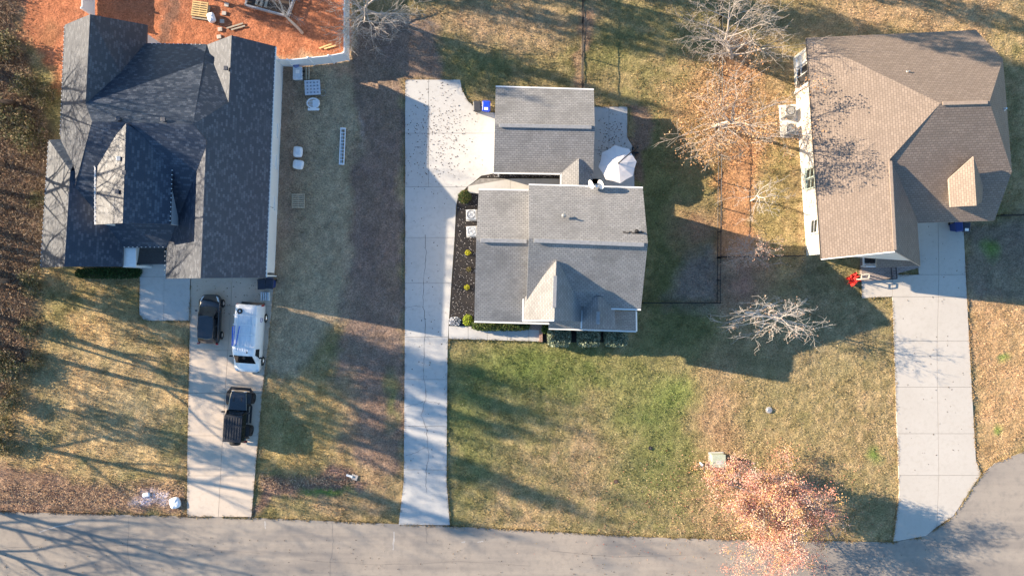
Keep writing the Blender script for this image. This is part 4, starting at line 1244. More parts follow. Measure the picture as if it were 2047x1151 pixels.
# ------------------------------------------------------------------ bins
def bin_(px, py, rz, body, lid, label, group=None, sticker=False):
    q = P(px, py, 1.0)
    t = thing('wheelie_bin', label, 'bin', (q.x, q.y, 0.07), rz, group)
    m = MB()
    m.loft([[(-a, -c, z), (a, -c, z), (a, c, z), (-a, c, z)] for z, a, c in ((0.03, 0.20, 0.24), (0.95, 0.28, 0.35))])
    m.build('body', body, t, world_space=False, bevel=0.03, fix=True)
    m = MB(); m.loft([[(-a, -c, z), (a, -c, z), (a, c, z), (-a, c, z)] for z, a, c in ((0.95, 0.31, 0.39), (1.0, 0.31, 0.39), (1.05, 0.24, 0.30))])
    l = m.build('lid', lid, t, world_space=False, bevel=0.025, fix=True)
    if sticker:
        m = MB(); m.box((0.0, -0.20, 1.058), (0.28, 0.20, 0.012)); m.build('sticker', WHITE, l, world_space=False)
    m = MB(); m.tube((-0.24, 0.42, 0.98), (0.24, 0.42, 0.98), 0.02); m.build('handle', body, t, world_space=False)
    for s in (1, -1):
        m = MB(); m.lathe((s * 0.2, 0.30, 0.11), (s, 0, 0), [(0.001, 0), (0.11, 0), (0.11, 0.05), (0.001, 0.05)], 12); m.build('wheel', RUBBER, t, world_space=False)
    return t
bin_(954, 213, 0.03, BLACK, plain('charcoal lid', (0.045, 0.046, 0.052), 0.5, 0.2), 'charcoal wheelie bin left of the blue bin by the grey garage')
bin_(972, 213, -0.05, BLUEP, BLUEP, 'bright blue wheelie bin with white sticker by the grey garage', None, True)
bin_(523, 568, 0.05, NAVYP, NAVYP, 'dark navy wheelie bin at the corner of the slate blue roof')
bin_(539, 567, -0.1, BLUEP2, NAVYP, 'blue bodied wheelie bin tucked against the white side wall')
bin_(1916.5, 453, 0.12, BLUEP2, BLUEP2, 'deep blue wheelie bin at the right edge of the pale driveway')
bin_(1931, 454, -0.05, NAVYP, NAVYP, 'near black wheelie bin standing on the lawn beside the pale driveway', None, True)

# slatted crate beside the bins
t = thing('slatted_crate', 'small pale blue slatted crate below the navy bins', 'crate', P(531.5, 592, 0.07))
cr = plain('pale blue plastic', (0.50, 0.58, 0.64), 0.5, 0.1)
for i in range(4):
    m = MB(); m.box((-0.24 + i * 0.16, 0, 0.30), (0.11, 0.62, 0.03)); m.build('slat', cr, t, world_space=False)
m = MB()
for sx, sy, dx, dy in ((0, .31, .66, .03), (0, -.31, .66, .03), (.31, 0, .03, .6), (-.31, 0, .03, .6)):
    m.box((sx, sy, 0.15), (dx, dy, 0.28))
m.build('side', cr, t, world_space=False)

# ------------------------------------------------------------------ pallets
def pallet(px, py, rz, mat, label, n=7, z=0.02, w=0.98, l=1.1, h=0.13):
    t = thing('pallet', label, 'pallet', (P(px, py).x, P(px, py).y, z), rz, 'wooden pallets')
    for i in range(n):
        m = MB(); m.box((0, -l / 2 + 0.06 + i * (l - 0.12) / (n - 1), h), (w, 0.10, 0.022)); m.build('slat', mat, t, world_space=False)
    for x in (-w / 2 + 0.03, 0, w / 2 - 0.03):
        m = MB(); m.box((x, 0, h / 2 + 0.005), (0.05, l, h - 0.035)); m.build('stringer', mat, t, world_space=False)
    for y in (-l / 2 + 0.06, 0, l / 2 - 0.06):
        m = MB(); m.box((0, y, 0.0), (w, 0.10, 0.02)); m.build('bottom_board', mat, t, world_space=False)
    return t
pallet(597, 402, 0.0, WOODP, 'bare wooden pallet lying alone on the grass below the white bags', 7)
pallet(403, 26, -0.14, WOODG, 'lower pallet of the stack on the orange clay yard', 7, 0.02, 1.25, 1.1)
pallet(402, 21, -0.14, WOODY, 'yellowish top pallet of the stack on the orange clay yard', 7, 0.18, 1.2, 1.15)

# ------------------------------------------------------------------ white vinyl fence
def vinyl(points, label, h=1.8):
    a0 = P(*points[0])
    t = thing('vinyl_fence', label, 'fence', (a0.x, a0.y, 0), 0.0, 'white vinyl fences round the clay yard')
    for i, p in enumerate(points):
        q = P(*p); m = MB(); m.box((q.x, q.y, h / 2 + 0.03), (0.13, 0.13, h + 0.12)); post = m.build('post', VINYL, t)
        m = MB(); m.lathe((q.x, q.y, h + 0.09), (0, 0, 1), [(0.11, 0), (0.11, 0.03), (0.001, 0.11)], 4); m.build('cap', VINYL, post)
        if i:
            p0, p1 = P(*points[i - 1]), q
            m = MB(); m.beam(p0 + Vector((0, 0, h / 2)), p1 + Vector((0, 0, h / 2)), 0.035, h - 0.2); pn = m.build('panel', VINYL, t)
            for z in (0.12, h - 0.04):
                m = MB(); m.beam(p0 + Vector((0, 0, z)), p1 + Vector((0, 0, z)), 0.06, 0.14); m.build('rail', VINYL, pn)
    return t
vinyl([(554, 132), (588, 134), (628, 130), (668, 126), (698, 120), (698, 78), (698, 36), (699, -6), (700, -48), (701, -90)], 'white vinyl fence bending round the right corner of the clay yard')
vinyl([(190, 34), (190, -8), (190, -50)], 'short white vinyl fence run above the slate blue roof')

# ------------------------------------------------------------------ raised bed, stepping stones, lumber in the clay yard
t = thing('raised_bed', 'dark soil raised bed framed by pierced grey boards in the clay yard', 'planter', P(542, 5))
cs = [P(494, 14), P(578, 36), P(598, -22), P(508, -44)]
m = MB(); m.prism([c for c in cs], 0.0, 0.22); m.build('soil', SOIL, t)
for a, d in zip(cs, cs[1:] + cs[:1]):
    m = MB()
    m.beam(a + Vector((0, 0, 0.42)), d + Vector((0, 0, 0.42)), 0.12, 0.06); m.beam(a + Vector((0, 0, 0.12)), d + Vector((0, 0, 0.12)), 0.10, 0.14)
    n = int((a - d).length / 0.22)
    for k in range(n + 1):
        q = a.lerp(d, k / n); m.box((q.x, q.y, 0.26), (0.09, 0.09, 0.3))
    m.build('side_frame', plain('grey pierced board', (0.42, 0.40, 0.39), 0.7), t)
for k in range(3):
    a = P(512 + k * 9, 10 + k * 2.5, 0.24); d = P(518 + k * 9, -14 + k * 2.5, 0.24)
    m = MB(); m.beam(a, d, 0.2, 0.03); m.build('board', WOODG, t)
for i, (px, py) in enumerate(((453, 10), (448, 27), (444, 43), (440, 59), (438, 74))):
    m = MB(); m.box((0, 0, 0.0), (0.34, 0.30, 0.10), -0.15 + i * 0.07); o = m.build('stepping_stone', STONE, bevel=0.02)
    o.location = P(px, py, 0.05)
    tag(o, ['square stepping stone nearest the top of the photo', 'second stepping stone from the top, on clay', 'third stepping stone from the top, beside the dark bed', 'fourth stepping stone from the top, tilted orange', 'stepping stone nearest the slate blue roof'][i], 'stepping stone', 'stepping stones in the clay yard')
for i, (a, d, lab) in enumerate((((453, 57), (486, 47), 'thin board lying on clay beside the stepping stones'), ((462, 60), (490, 52), 'shorter board lying just below its longer twin on clay'),
                                 ((638, 97), (663, 88), 'yellow plank lying left in the fenced clay corner'), ((648, 98), (672, 91), 'yellow plank lying right in the fenced clay corner'))):
    A_, D_ = P(*a, 0.06), P(*d, 0.06)
    m = MB(); m.beam(A_, D_, 0.11, 0.05); o = m.build('plank', WOODY if i > 1 else WOODG); tag(o, lab, 'plank', 'loose boards in the clay yard')

# ------------------------------------------------------------------ bags and odds on the side lawn
def bag(px, py, sx, sy, h, label, rz=0.0, mat=None, seed=0, z=0.0):
    rr = random.Random(seed)
    m = MB(); n = 20; rings = []
    for k, (f, zz) in enumerate(((0.86, 0.0), (1.0, 0.25), (1.02, 0.6), (0.9, 0.85), (0.66, 0.98), (0.3, 1.02))):
        ring = []
        for i in range(n):
            t = 2 * math.pi * i / n
            c, s_ = math.cos(t), math.sin(t)
            x = math.copysign(abs(c) ** 0.55, c); y = math.copysign(abs(s_) ** 0.55, s_)
            j = 1 + rr.uniform(-0.10, 0.08)
            ring.append((x * sx / 2 * f * j, y * sy / 2 * f * j, h * zz * (1 + rr.uniform(-0.1, 0.12))))
        rings.append(ring)
    m.loft(rings)
    o = m.build('bag', mat or BAG, None, smooth=True, fix=True, sub=1)
    o.location = (P(px, py).x, P(px, py).y, z); o.rotation_euler = (0, 0, rz)
    tag(o, label, 'bag', 'white bags lying about')
    return o
bag(597, 305, 0.72, 0.85, 0.45, 'upper of two white sacks lying on the grass', -0.1, None, 1)
bag(597.5, 330, 0.85, 0.72, 0.42, 'lower of two white sacks lying on the grass', -0.2, None, 2)
bag(352, 1003, 0.82, 0.86, 0.4, 'crumpled white sack beside the road and the warm concrete driveway', 0.3, None, 3)
bag(425, 38, 0.55, 0.8, 0.5, 'white sack leaning by the pallet stack on clay', 0.3, None, 4)
bag(293, 988, 0.6, 0.36, 0.16, 'flattened pale sheet on the gravel near the road', 0.2, None, 5)
# pile: tub, jars, buckets and boards by the fence
t = thing('plastic_tub', 'pale plastic tub and blue lid by the white fence', 'tub', P(598, 150))
m = MB(); m.loft([[(-a, -c, z), (a, -c, z), (a, c, z), (-a, c, z)] for z, a, c in ((0, 0.32, 0.45), (0.5, 0.36, 0.5))]); m.build('body', plain('frosted plastic', (0.55, 0.60, 0.66), 0.3), t, world_space=False, bevel=0.04, fix=True)
m = MB(); m.lathe((-0.1, 0.62, 0.5), (0, 0, 1), [(0.001, 0.03), (0.22, 0.02), (0.25, -0.03), (0.16, -0.3)], 16); m.build('lid', plain('slate blue plastic', (0.14, 0.18, 0.36), 0.4), t, world_space=False, smooth=True)
m = MB(); m.box((0.02, 0.1, 0.53), (0.3, 0.28, 0.06)); m.build('cover', VINYL, t, world_space=False, bevel=0.03)
for px, py, c, lab in ((605.5, 143, BLACK, 'black bucket beside the frosted tub by the fence'), (604, 152, DKMET, 'dark paint tin with white top below the black bucket')):
    q = P(px, py); t = thing('bucket', lab, 'bucket', (q.x, q.y, 0))
    m = MB(); m.lathe((0, 0, 0), (0, 0, 1), [(0.001, 0.0), (0.13, 0), (0.17, 0.4), (0.15, 0.4), (0.12, 0.06), (0.001, 0.06)], 16); m.build('pail', c, t, world_space=False, smooth=True)
    m = MB(); m.tube((-0.17, 0, 0.4), (0, 0.06, 0.47), 0.01); m.tube((0, 0.06, 0.47), (0.17, 0, 0.4), 0.01); m.build('handle', GALV, t, world_space=False)
    if c is DKMET:
        m = MB(); m.lathe((0, 0, 0.40), (0, 0, 1), [(0.001, 0.02), (0.10, 0.015), (0.14, 0)], 14); m.build('lid', WHITE, t, world_space=False)
for px in (612.5, 618, ):
    m = MB(); m.beam(P(px, 135, 0.12), P(px, 159, 0.12), 0.11, 0.09); o = m.build('board', WOODP); tag(o, 'pale board standing beside the bucket, %s of the pair' % ('left' if px < 615 else 'right'), 'plank', 'pair of boards by the bucket')
# white lattice crate and garden chair
t = thing('lattice_crate', 'white plastic lattice crate between the tub and the white chair', 'crate', P(627.5, 178), 0.05)
cw = plain('greyed white plastic', (0.56, 0.60, 0.66), 0.5, 0.08)
m = MB()
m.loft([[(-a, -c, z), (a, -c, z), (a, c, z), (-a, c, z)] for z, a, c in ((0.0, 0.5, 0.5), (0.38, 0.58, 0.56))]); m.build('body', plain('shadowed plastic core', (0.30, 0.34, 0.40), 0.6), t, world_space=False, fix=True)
for i in range(5):
    m = MB(); m.box((-0.52 + i * 0.26, 0, 0.41), (0.15, 1.12, 0.03)); m.build('slat', cw, t, world_space=False)
for i in range(5):
    m = MB(); m.box((0, -0.50 + i * 0.25, 0.44), (1.18, 0.12, 0.02)); m.build('slat', cw, t, world_space=False)
m = MB(); m.lathe((0.66, -0.35, 0.02), (0.2, 0, 1), [(0.22, 0), (0.24, 0.02), (0.26, 0)], 20); m.build('hoop', GALV, t, world_space=False)
t = thing('garden_chair', 'white plastic garden chair with slatted back lying on the grass', 'chair', P(628.5, 210), 0.0)
m = MB(); n = 16
ring = []
for z, k in ((0.36, 1.0), (0.42, 0.98)):
    ring.append([(math.cos(2 * math.pi * i / n) * 0.52 * k, math.sin(2 * math.pi * i / n) * 0.42 * k + 0.05, z) for i in range(n)])
inner = [(math.cos(2 * math.pi * i / n) * 0.42, math.sin(2 * math.pi * i / n) * 0.32 + 0.05, 0.42) for i in range(n)]
low = [(math.cos(2 * math.pi * i / n) * 0.42, math.sin(2 * math.pi * i / n) * 0.32 + 0.05, 0.36) for i in range(n)]
m.loft([ring[0], ring[1], inner, low, ring[0]], caps=False); m.build('arm_ring', VINYL, t, world_space=False)
m = MB(); m.box((0.16, 0.05, 0.30), (0.44, 0.56, 0.05)); m.box((0.0, -0.42, 0.33), (0.86, 0.18, 0.05)); m.build('seat', VINYL, t, world_space=False, bevel=0.02)
for i in range(5):
    m = MB(); m.box((-0.22, 0.27 - i * 0.11, 0.33), (0.34, 0.05, 0.03)); m.build('slat', VINYL, t, world_space=False)
for sx, sy in ((-.4, -.35), (.4, -.35), (-.4, .3), (.4, .3)):
    m = MB(); m.tube((sx * 0.9, sy * 0.9, 0.36), (sx, sy, 0.0), 0.03); m.build('leg', VINYL, t, world_space=False)
# white ladder
t = thing('ladder', 'white aluminium ladder lying on the grass near the driveway strip', 'ladder', P(685, 293), math.radians(2.5) * -1)
for s in (-1, 1):
    m = MB(); m.box((s * 0.17, 0, 0.10), (0.07, 2.8, 0.09)); m.build('rail', VINYL, t, world_space=False, bevel=0.01)
for i in range(11):
    m = MB(); m.box((0, -1.3 + i * 0.26, 0.10), (0.30, 0.05, 0.04)); m.build('rung', VINYL, t, world_space=False)
m = MB(); m.box((-0.06, -0.1, 0.045), (0.12, 2.5, 0.05)); m.build('brace', GALV, t, world_space=False)
for y in (-1.38, 1.38):
    m = MB(); m.box((0, y, 0.10), (0.42, 0.08, 0.11)); m.build('end_cap', VINYL, t, world_space=False, bevel=0.02)

# ------------------------------------------------------------------ air conditioners
def ac(px, py, label, sz=0.74, h=0.8, mat=None, white=False, group='air conditioners'):
    q = P(px, py, h)
    t = thing('air_conditioner', label, 'air conditioner', (q.x, q.y, 0.05), rnd.uniform(-0.05, 0.05), group)
    mat = mat or ACGREY
    m = MB(); m.box((0, 0, 0.03), (sz + 0.16, sz + 0.16, 0.07)); m.build('pad', CONC, t, world_space=False)
    m = MB(); m.box((0, 0, 0.07 + h / 2), (sz, sz, h)); m.build('cabinet', mat, t, world_space=False, bevel=0.04)
    m = MB()
    for i in range(9):
        z = 0.15 + i * (h - 0.16) / 9
        for a, d in ((0, 1), (1, 0)):
            for s in (-1, 1):
                m.box((s * (sz / 2 + 0.01) if d == 0 else 0, s * (sz / 2 + 0.01) if d == 1 else 0, z), (sz * 0.86 if d else 0.02, 0.02 if d else sz * 0.86, 0.025))
    tag(m.build('louvres', mat, t, world_space=False), kind='stuff')
    zt = h + 0.07
    m = MB(); m.lathe((0, 0, zt), (0, 0, 1), [(sz * 0.44, 0.0), (sz * 0.44, 0.04), (sz * 0.40, 0.04), (sz * 0.38, -0.02), (0.001, -0.02)][::1], 24, 0); m.build('fan_well', BLACK if not white else plain('grey fan well', (0.25, 0.28, 0.30), 0.6), t, world_space=False)
    f = MB()
    for k in range(4):
        a = k * math.pi / 2 + 0.3
        pts = []
        for rr, w_ in ((0.06, 0.05), (sz * 0.36, 0.16)):
            for s in (-1, 1):
                pts.append((math.cos(a) * rr - math.sin(a) * w_ * s / 2, math.sin(a) * rr + math.cos(a) * w_ * s / 2, zt + 0.005 + 0.02 * s))
        f.add(pts, [(0, 1, 3, 2)])
    f.lathe((0, 0, zt), (0, 0, 1), [(0.09, 0.0), (0.09, 0.03), (0.001, 0.035)], 12)
    f.build('fan', GALV, t, world_space=False)
    m = MB(); nn = 40
    for k in range(4):
        rr = sz * (0.12 + 0.09 * k)
        for i in range(20):
            a0, a1 = 2 * math.pi * i / 20, 2 * math.pi * (i + 1) / 20
            m.tube((math.cos(a0) * rr, math.sin(a0) * rr, zt + 0.05), (math.cos(a1) * rr, math.sin(a1) * rr, zt + 0.05), 0.004, n=3, caps=False)
    tag(m.build('fan_guard', mat, t, world_space=False), kind='stuff')
    return t
ac(942, 429, 'upper pale air conditioner with dark fan in the black mulch bed', 0.72, 0.8, plain('pale cabinet', (0.62, 0.63, 0.64), 0.45, 0.06))
ac(942.5, 462, 'lower pale air conditioner with grey fan in the black mulch bed', 0.70, 0.8, plain('pale cabinet', (0.62, 0.63, 0.64), 0.45, 0.06), True)
ac(1579.5, 222, 'upper grey air conditioner on white gravel by the cream wall', 0.78, 0.85)
ac(1581, 257.5, 'lower grey air conditioner on white gravel by the cream wall', 0.78, 0.85)

# ------------------------------------------------------------------ patio umbrella
q = P(1235, 328, 2.4)
t = thing('patio_umbrella', 'off white octagonal cantilever umbrella over the patio', 'umbrella', (q.x, q.y, 0.07))
Rr = 1.42; top = Vector((0, 0, 2.64)); 
for k in range(8):
    a0 = math.radians(8 + k * 45); a1 = a0 + math.radians(45)
    e0 = Vector((math.cos(a0) * Rr, math.sin(a0) * Rr, 2.22)); e1 = Vector((math.cos(a1) * Rr, math.sin(a1) * Rr, 2.22)); em = (e0 + e1) * 0.5 * 0.975 + Vector((0, 0, 0.01 + 0.055))
    em.z = 2.25
    i0 = top.lerp(e0, 0.5) - Vector((0, 0, -0.03)); i1 = top.lerp(e1, 0.5) + Vector((0, 0, 0.03)); im = (i0 + i1) / 2 - Vector((0, 0, 0.01))
    m = MB(); m.add([top, i0, im, i1, e0, em, e1] + [e0 - Vector((0, 0, .12)), em - Vector((0, 0, .12)), e1 - Vector((0, 0, .12))], [(0, 1, 2), (0, 2, 3), (1, 4, 5, 2), (2, 5, 6, 3), (4, 7, 8, 5), (5, 8, 9, 6)])
    pn = m.build('canopy_panel', CANVAS, t, world_space=False)
    m = MB(); m.tube(top - Vector((0, 0, 0.04)), e0 - Vector((0, 0, 0.03)), 0.012, n=5); m.build('rib', DKMET, t, world_space=False)
m = MB(); m.tube((0, 0, 2.55), (0, 0, 2.92), 0.05); m.build('hub', DKMET, t, world_space=False)
m = MB(); m.tube((0, 0, 2.90), (0.95, 0.80, 2.95), 0.04); m.tube((0.95, 0.80, 2.95), (1.45, 1.22, 2.30), 0.04); m.build('arm', DKMET, t, world_space=False)
m = MB(); m.tube((1.45, 1.22, 0.0), (1.45, 1.22, 2.4), 0.05); m.build('pole', DKMET, t, world_space=False)
m = MB(); m.box((1.45, 1.22, 0.05), (0.9, 0.12, 0.1)); m.box((1.45, 1.22, 0.052), (0.12, 0.9, 0.09)); m.build('base', DKMET, t, world_space=False)

# ------------------------------------------------------------------ satellite dishes on the rear eave
q = P(1190, 371, 5.8)
t = thing('satellite_dish', 'pair of white satellite dishes on one mast at the rear eave', 'satellite dish', (q.x, q.y, 5.75))
m = MB(); m.tube((0, 0, -0.1), (0, 0.02, 0.55), 0.035); m.tube((-0.42, 0.02, 0.5), (0.42, 0.02, 0.5), 0.03); m.build('mast', GALV, t, world_space=False)
for x, ax in ((-0.28, (-0.90, -0.35, 0.34)), (0.38, (-0.85, -0.35, 0.45))):
    A_ = Vector(ax).normalized()
    m = MB(); m.lathe(Vector((x, 0.02, 0.62)), A_, [(0.001, 0.0), (0.12, 0.012), (0.24, 0.05), (0.32, 0.09), (0.33, 0.094), (0.24, 0.036), (0.001, -0.02)], 24); dsh = m.build('reflector', WHITE, t, world_space=False, smooth=True)
    m = MB(); m.tube(Vector((x, 0.02, 0.35)), Vector((x, 0.02, 0.5)) + A_ * 0.42, 0.018); m.box(Vector((x, 0.02, 0.52)) + A_ * 0.44, (0.12, 0.12, 0.1)); m.build('feed_arm', WHITE, dsh, world_space=False)

# ------------------------------------------------------------------ kerbside boxes, markers
q = P(1437.5, 921.5, 0.9)
t = thing('utility_box', 'pale green electrical cabinet at the edge of the red tree', 'utility box', (q.x, q.y, 0), 0.03)
m = MB(); m.box((0, 0, 0.42), (0.98, 0.90, 0.84)); m.build('cabinet', GREENB, t, world_space=False, bevel=0.03)
m = MB(); m.box((0, 0, 0.86), (1.04, 0.96, 0.05)); lid = m.build('lid', GREENB, t, world_space=False, bevel=0.015)
m = MB(); m.box((0.05, -0.1, 0.889), (0.5, 0.3, 0.006)); m.build('label_plate', plain('grey plate', (0.50, 0.50, 0.47), 0.5), lid, world_space=False)
m = MB(); m.box((0, -0.47, 0.42), (0.7, 0.03, 0.6)); m.build('door', GREENB, t, world_space=False)
m = MB(); m.box((0, 0, 0.02), (1.15, 1.05, 0.06)); m.build('pad', CONC, t, world_space=False)
q = P(1400, 925, 0.0)
t = thing('utility_pedestal', 'slim white utility pedestal standing left of the green cabinet', 'pedestal', (q.x, q.y, 0))
m = MB(); m.tube((0, 0, 0), (0, 0, 0.62), 0.09, 0.085, 12); m.build('tube', WHITE, t, world_space=False)
m = MB(); m.lathe((0, 0, 0.62), (0, 0, 1), [(0.10, -0.04), (0.10, 0.02), (0.001, 0.08)], 12); m.build('cap', WHITE, t, world_space=False)
q = P(1471, 931, 0.4)
t = thing('water_meter_box', 'small dark meter box with white lid under the red leaves', 'meter box', (q.x, q.y, 0))
m = MB(); m.box((0, 0, 0.2), (0.3, 0.42, 0.4)); m.build('box', BLACK, t, world_space=False, bevel=0.02)
m = MB(); m.box((0.02, -0.1, 0.42), (0.14, 0.12, 0.03)); m.build('lid', WHITE, t, world_space=False)
q = P(1537, 819)
t = thing('valve_cover', 'round grey utility cover set in the right lawn', 'utility cover', (q.x, q.y, 0))
m = MB(); m.lathe((0, 0, 0), (0, 0, 1), [(0.25, -0.05), (0.25, 0.06), (0.22, 0.08), (0.001, 0.08)], 18); m.build('ring', plain('grey cast concrete', (0.36, 0.34, 0.32), 0.9), t, world_space=False)
m = MB(); m.lathe((0, 0, 0.081), (0, 0, 1), [(0.16, 0.0), (0.14, 0.02), (0.001, 0.02)], 16); m.build('lid', GALV, t, world_space=False)
for px, py, lab in ((1300, 895, 'small dark round valve box in the centre lawn'), (1231, 962, 'low dark rusty valve box in the centre lawn nearer the road')):
    q = P(px, py); t = thing('valve_box', lab, 'utility cover', (q.x, q.y, 0))
    m = MB(); m.lathe((0, 0, 0), (0, 0, 1), [(0.16, -0.05), (0.16, 0.05), (0.12, 0.06), (0.001, 0.03)], 14); m.build('rim', BLACK if py < 900 else plain('rusty iron', (0.10, 0.05, 0.035), 0.8), t, world_space=False)
    m = MB(); m.lathe((0.02, 0, 0.045), (0, 0, 1), [(0.08, 0.0), (0.001, 0.025)], 10); m.build('lid', plain('dark iron', (0.06, 0.055, 0.05), 0.7), t, world_space=False)
q = P(699, 950)
t = thing('drain_outlet', 'white drain pipe outlet at the end of the leafy ditch', 'drain pipe', (q.x, q.y, 0), -0.3)
m = MB(); m.lathe((-0.25, 0, 0.08), (1, 0, 0), [(0.06, 0), (0.09, 0.0), (0.09, 0.5), (0.07, 0.5), (0.06, 0.3)], 14); m.build('pipe', WHITE, t, world_space=False)
m = MB(); m.box((0.40, 0.0, 0.03), (0.5, 0.42, 0.08)); m.build('splash_block', STONE, t, world_space=False, bevel=0.03)
# red camp chair thrown down
q = P(1703, 558)
t = thing('camp_chair', 'bright red folding camp chair lying by the brick porch', 'chair', (q.x, q.y, 0.02), 0.5)
m = MB(); rr = random.Random(5)
pts = []; nx = 7
for j in range(nx):
    for i in range(nx):
        pts.append(((i / (nx - 1) - .5) * 0.85 * (1 + rr.uniform(-.18, .18)), (j / (nx - 1) - .5) * 0.75 * (1 + rr.uniform(-.2, .2)), 0.25 + rr.uniform(-0.16, 0.2)))
m.add(pts, [(j * nx + i, j * nx + i + 1, (j + 1) * nx + i + 1, (j + 1) * nx + i) for j in range(nx - 1) for i in range(nx - 1)])
m.build('seat', REDFAB, t, world_space=False)
for a in range(4):
    m = MB(); th = a * 1.5 + 0.4
    m.tube((0, 0, 0.06), (math.cos(th) * 0.6, math.sin(th) * 0.5, 0.2), 0.018); m.build('leg', plain('red enamel', (0.45, 0.05, 0.03), 0.4), t, world_space=False)

# ------------------------------------------------------------------ black wire fences
def wire_fence(pts, label, h=1.15):
    a0 = P(*pts[0])
    t = thing('wire_fence', label, 'fence', (a0.x, a0.y, 0), 0, 'black wire fences between the lots')
    for a, d in zip(pts[:-1], pts[1:]):
        A_, D_ = P(*a), P(*d); L_ = (A_ - D_).length; n = max(1, round(L_ / 2.2))
        for z in (h, 0.08):
            m = MB(); m.tube(A_ + Vector((0, 0, z)), D_ + Vector((0, 0, z)), 0.028, n=6); m.build('rail', DKMET, t)
        m = MB(); k = int(L_ / 0.11)
        for i in range(k + 1):
            q = A_.lerp(D_, i / k); m.box((q.x, q.y, h / 2), (0.012, 0.012, h - 0.06))
        tag(m.build('pickets', DKMET, t), kind='stuff')
        for i in range(n + 1):
            q = A_.lerp(D_, i / n); m = MB(); m.box((q.x, q.y, h / 2 + 0.03), (0.07, 0.07, h + 0.1)); m.build('post', DKMET, t)
    return t
wire_fence([(1284, 605), (1433, 605), (1434, 516), (1436, 310), (1438, 40), (1439, -40)], 'long black wire fence from the centre house up the pine straw strip', 1.0)
wire_fence([(1434, 514), (1598, 512)], 'black wire fence running across to the cream house corner', 1.0)
wire_fence([(1164, -20), (1163, 180)], 'black wire fence behind the grey garage')
wire_fence([(1990, 432), (2075, 430)], 'black wire fence at the right edge of the photo', 1.0)

# ------------------------------------------------------------------ vegetation
def fast_mesh(name, v, f, mat, cols=None, smooth=False):
    """v (n,3), f (m,k) all faces alike, cols per face (m,3)"""
    me = bpy.data.meshes.new(name)
    v = np.asarray(v, dtype=np.float32); f = np.asarray(f, dtype=np.int32)
    k = f.shape[1]
    me.vertices.add(len(v)); me.vertices.foreach_set('co', v.ravel())
    me.loops.add(f.size); me.loops.foreach_set('vertex_index', f.ravel())
    me.polygons.add(len(f)); me.polygons.foreach_set('loop_start', np.arange(len(f), dtype=np.int32) * k)
    me.update()
    if cols is not None:
        at = me.color_attributes.new('Col', 'FLOAT_COLOR', 'CORNER')
        c = np.concatenate([np.repeat(cols, k, 0), np.ones((len(f) * k, 1))], 1)
        at.data.foreach_set('color', c.ravel())
    if smooth:
        me.polygons.foreach_set('use_smooth', [True] * len(f))
    me.materials.append(mat)
    return me

def grow(seed, H, r0, n1=12, n2=6, n3=4, spread=0.55, bare=0.3, lean=(0, 0), up=0.25, wander=0.16, multi=1, n4=0, minr=0.008):
    """branch skeleton: list of segments (p0, p1, ra, rb, level) and the twig tips"""
    g = random.Random(seed)
    segs = []; tips = []
    def branch(p, d, L, r, lev, nseg):
        pts = [(Vector(p), r)]
        d = Vector(d).normalized(); q = Vector(p)
        for i in range(nseg):
            d = (d + Vector((g.gauss(0, wander), g.gauss(0, wander), g.gauss(0, wander) + up * (0.25 if lev else 0.08)))).normalized()
            q2 = q + d * (L / nseg)
            ra = r * (1 - 0.85 * i / nseg); rb = r * (1 - 0.85 * (i + 1) / nseg)
            segs.append((q.copy(), q2.copy(), max(ra, minr), max(rb, minr * 0.7), lev))
            q = q2; pts.append((q.copy(), rb))
        return pts, d
    def at(pts, t):
        x = t * (len(pts) - 1); i = min(int(x), len(pts) - 2); f = x - i
        return pts[i][0].lerp(pts[i + 1][0], f), pts[i][1] * (1 - f) + pts[i + 1][1] * f, (pts[i + 1][0] - pts[i][0]).normalized()
    def kids(pts, n, t0, L, lev, ang, counts):
        for k in range(n):
            t = t0 + (1 - t0) * (k + g.random() * 0.8) / n
            p, r, d = at(pts, min(t, 0.99))
            az = g.random() * 2 * math.pi if lev > 1 else k * 2.399 + g.uniform(-.4, .4)
            o = d.orthogonal().normalized(); o = Matrix.Rotation(az, 3, d) @ o
            a = ang * g.uniform(0.75, 1.25)
            nd = d * math.cos(a) + o * math.sin(a)
            ll = L * g.uniform(0.65, 1.1) * (1 - 0.45 * (t - t0) / (1 - t0 + 1e-6) if lev == 1 else 1)
            pp, dd = branch(p, nd, ll, max(r * 0.6, minr), lev, 4 if lev == 1 else 3)
            if counts:
                kids(pp, counts[0], 0.25, ll * 0.5, lev + 1, ang * 0.9, counts[1:])
            else:
                tips.append(pp[-1][0]); tips.append(pp[len(pp) // 2][0])
    for mlt in range(multi):
        d0 = Vector((lean[0] + (g.uniform(-.35, .35) if multi > 1 else 0), lean[1] + (g.uniform(-.35, .35) if multi > 1 else 0), 1))
        pts, _ = branch((0, 0, -0.1), d0, H, r0, 0, 7)
        cn = [n2, n3] + ([n4] if n4 else [])
        kids(pts, n1, bare, H * spread, 1, math.radians(52), cn)
    return segs, tips

def tubes(segs, sides):
    v = []; f = []
    n = sides
    for a, b_, ra, rb, lev in segs:
        d = (b_ - a)
        if d.length < 1e-5:
            continue
        d.normalize(); u = d.orthogonal().normalized(); w = d.cross(u)
        o = len(v)
        for c, r_ in ((a, ra), (b_, rb)):
            for i in range(n):
                t = 2 * math.pi * i / n
                v.append(c + (u * math.cos(t) + w * math.sin(t)) * r_)
        f += [(o + i, o + (i + 1) % n, o + n + (i + 1) % n, o + n + i) for i in range(n)]
    return np.array(v), np.array(f)

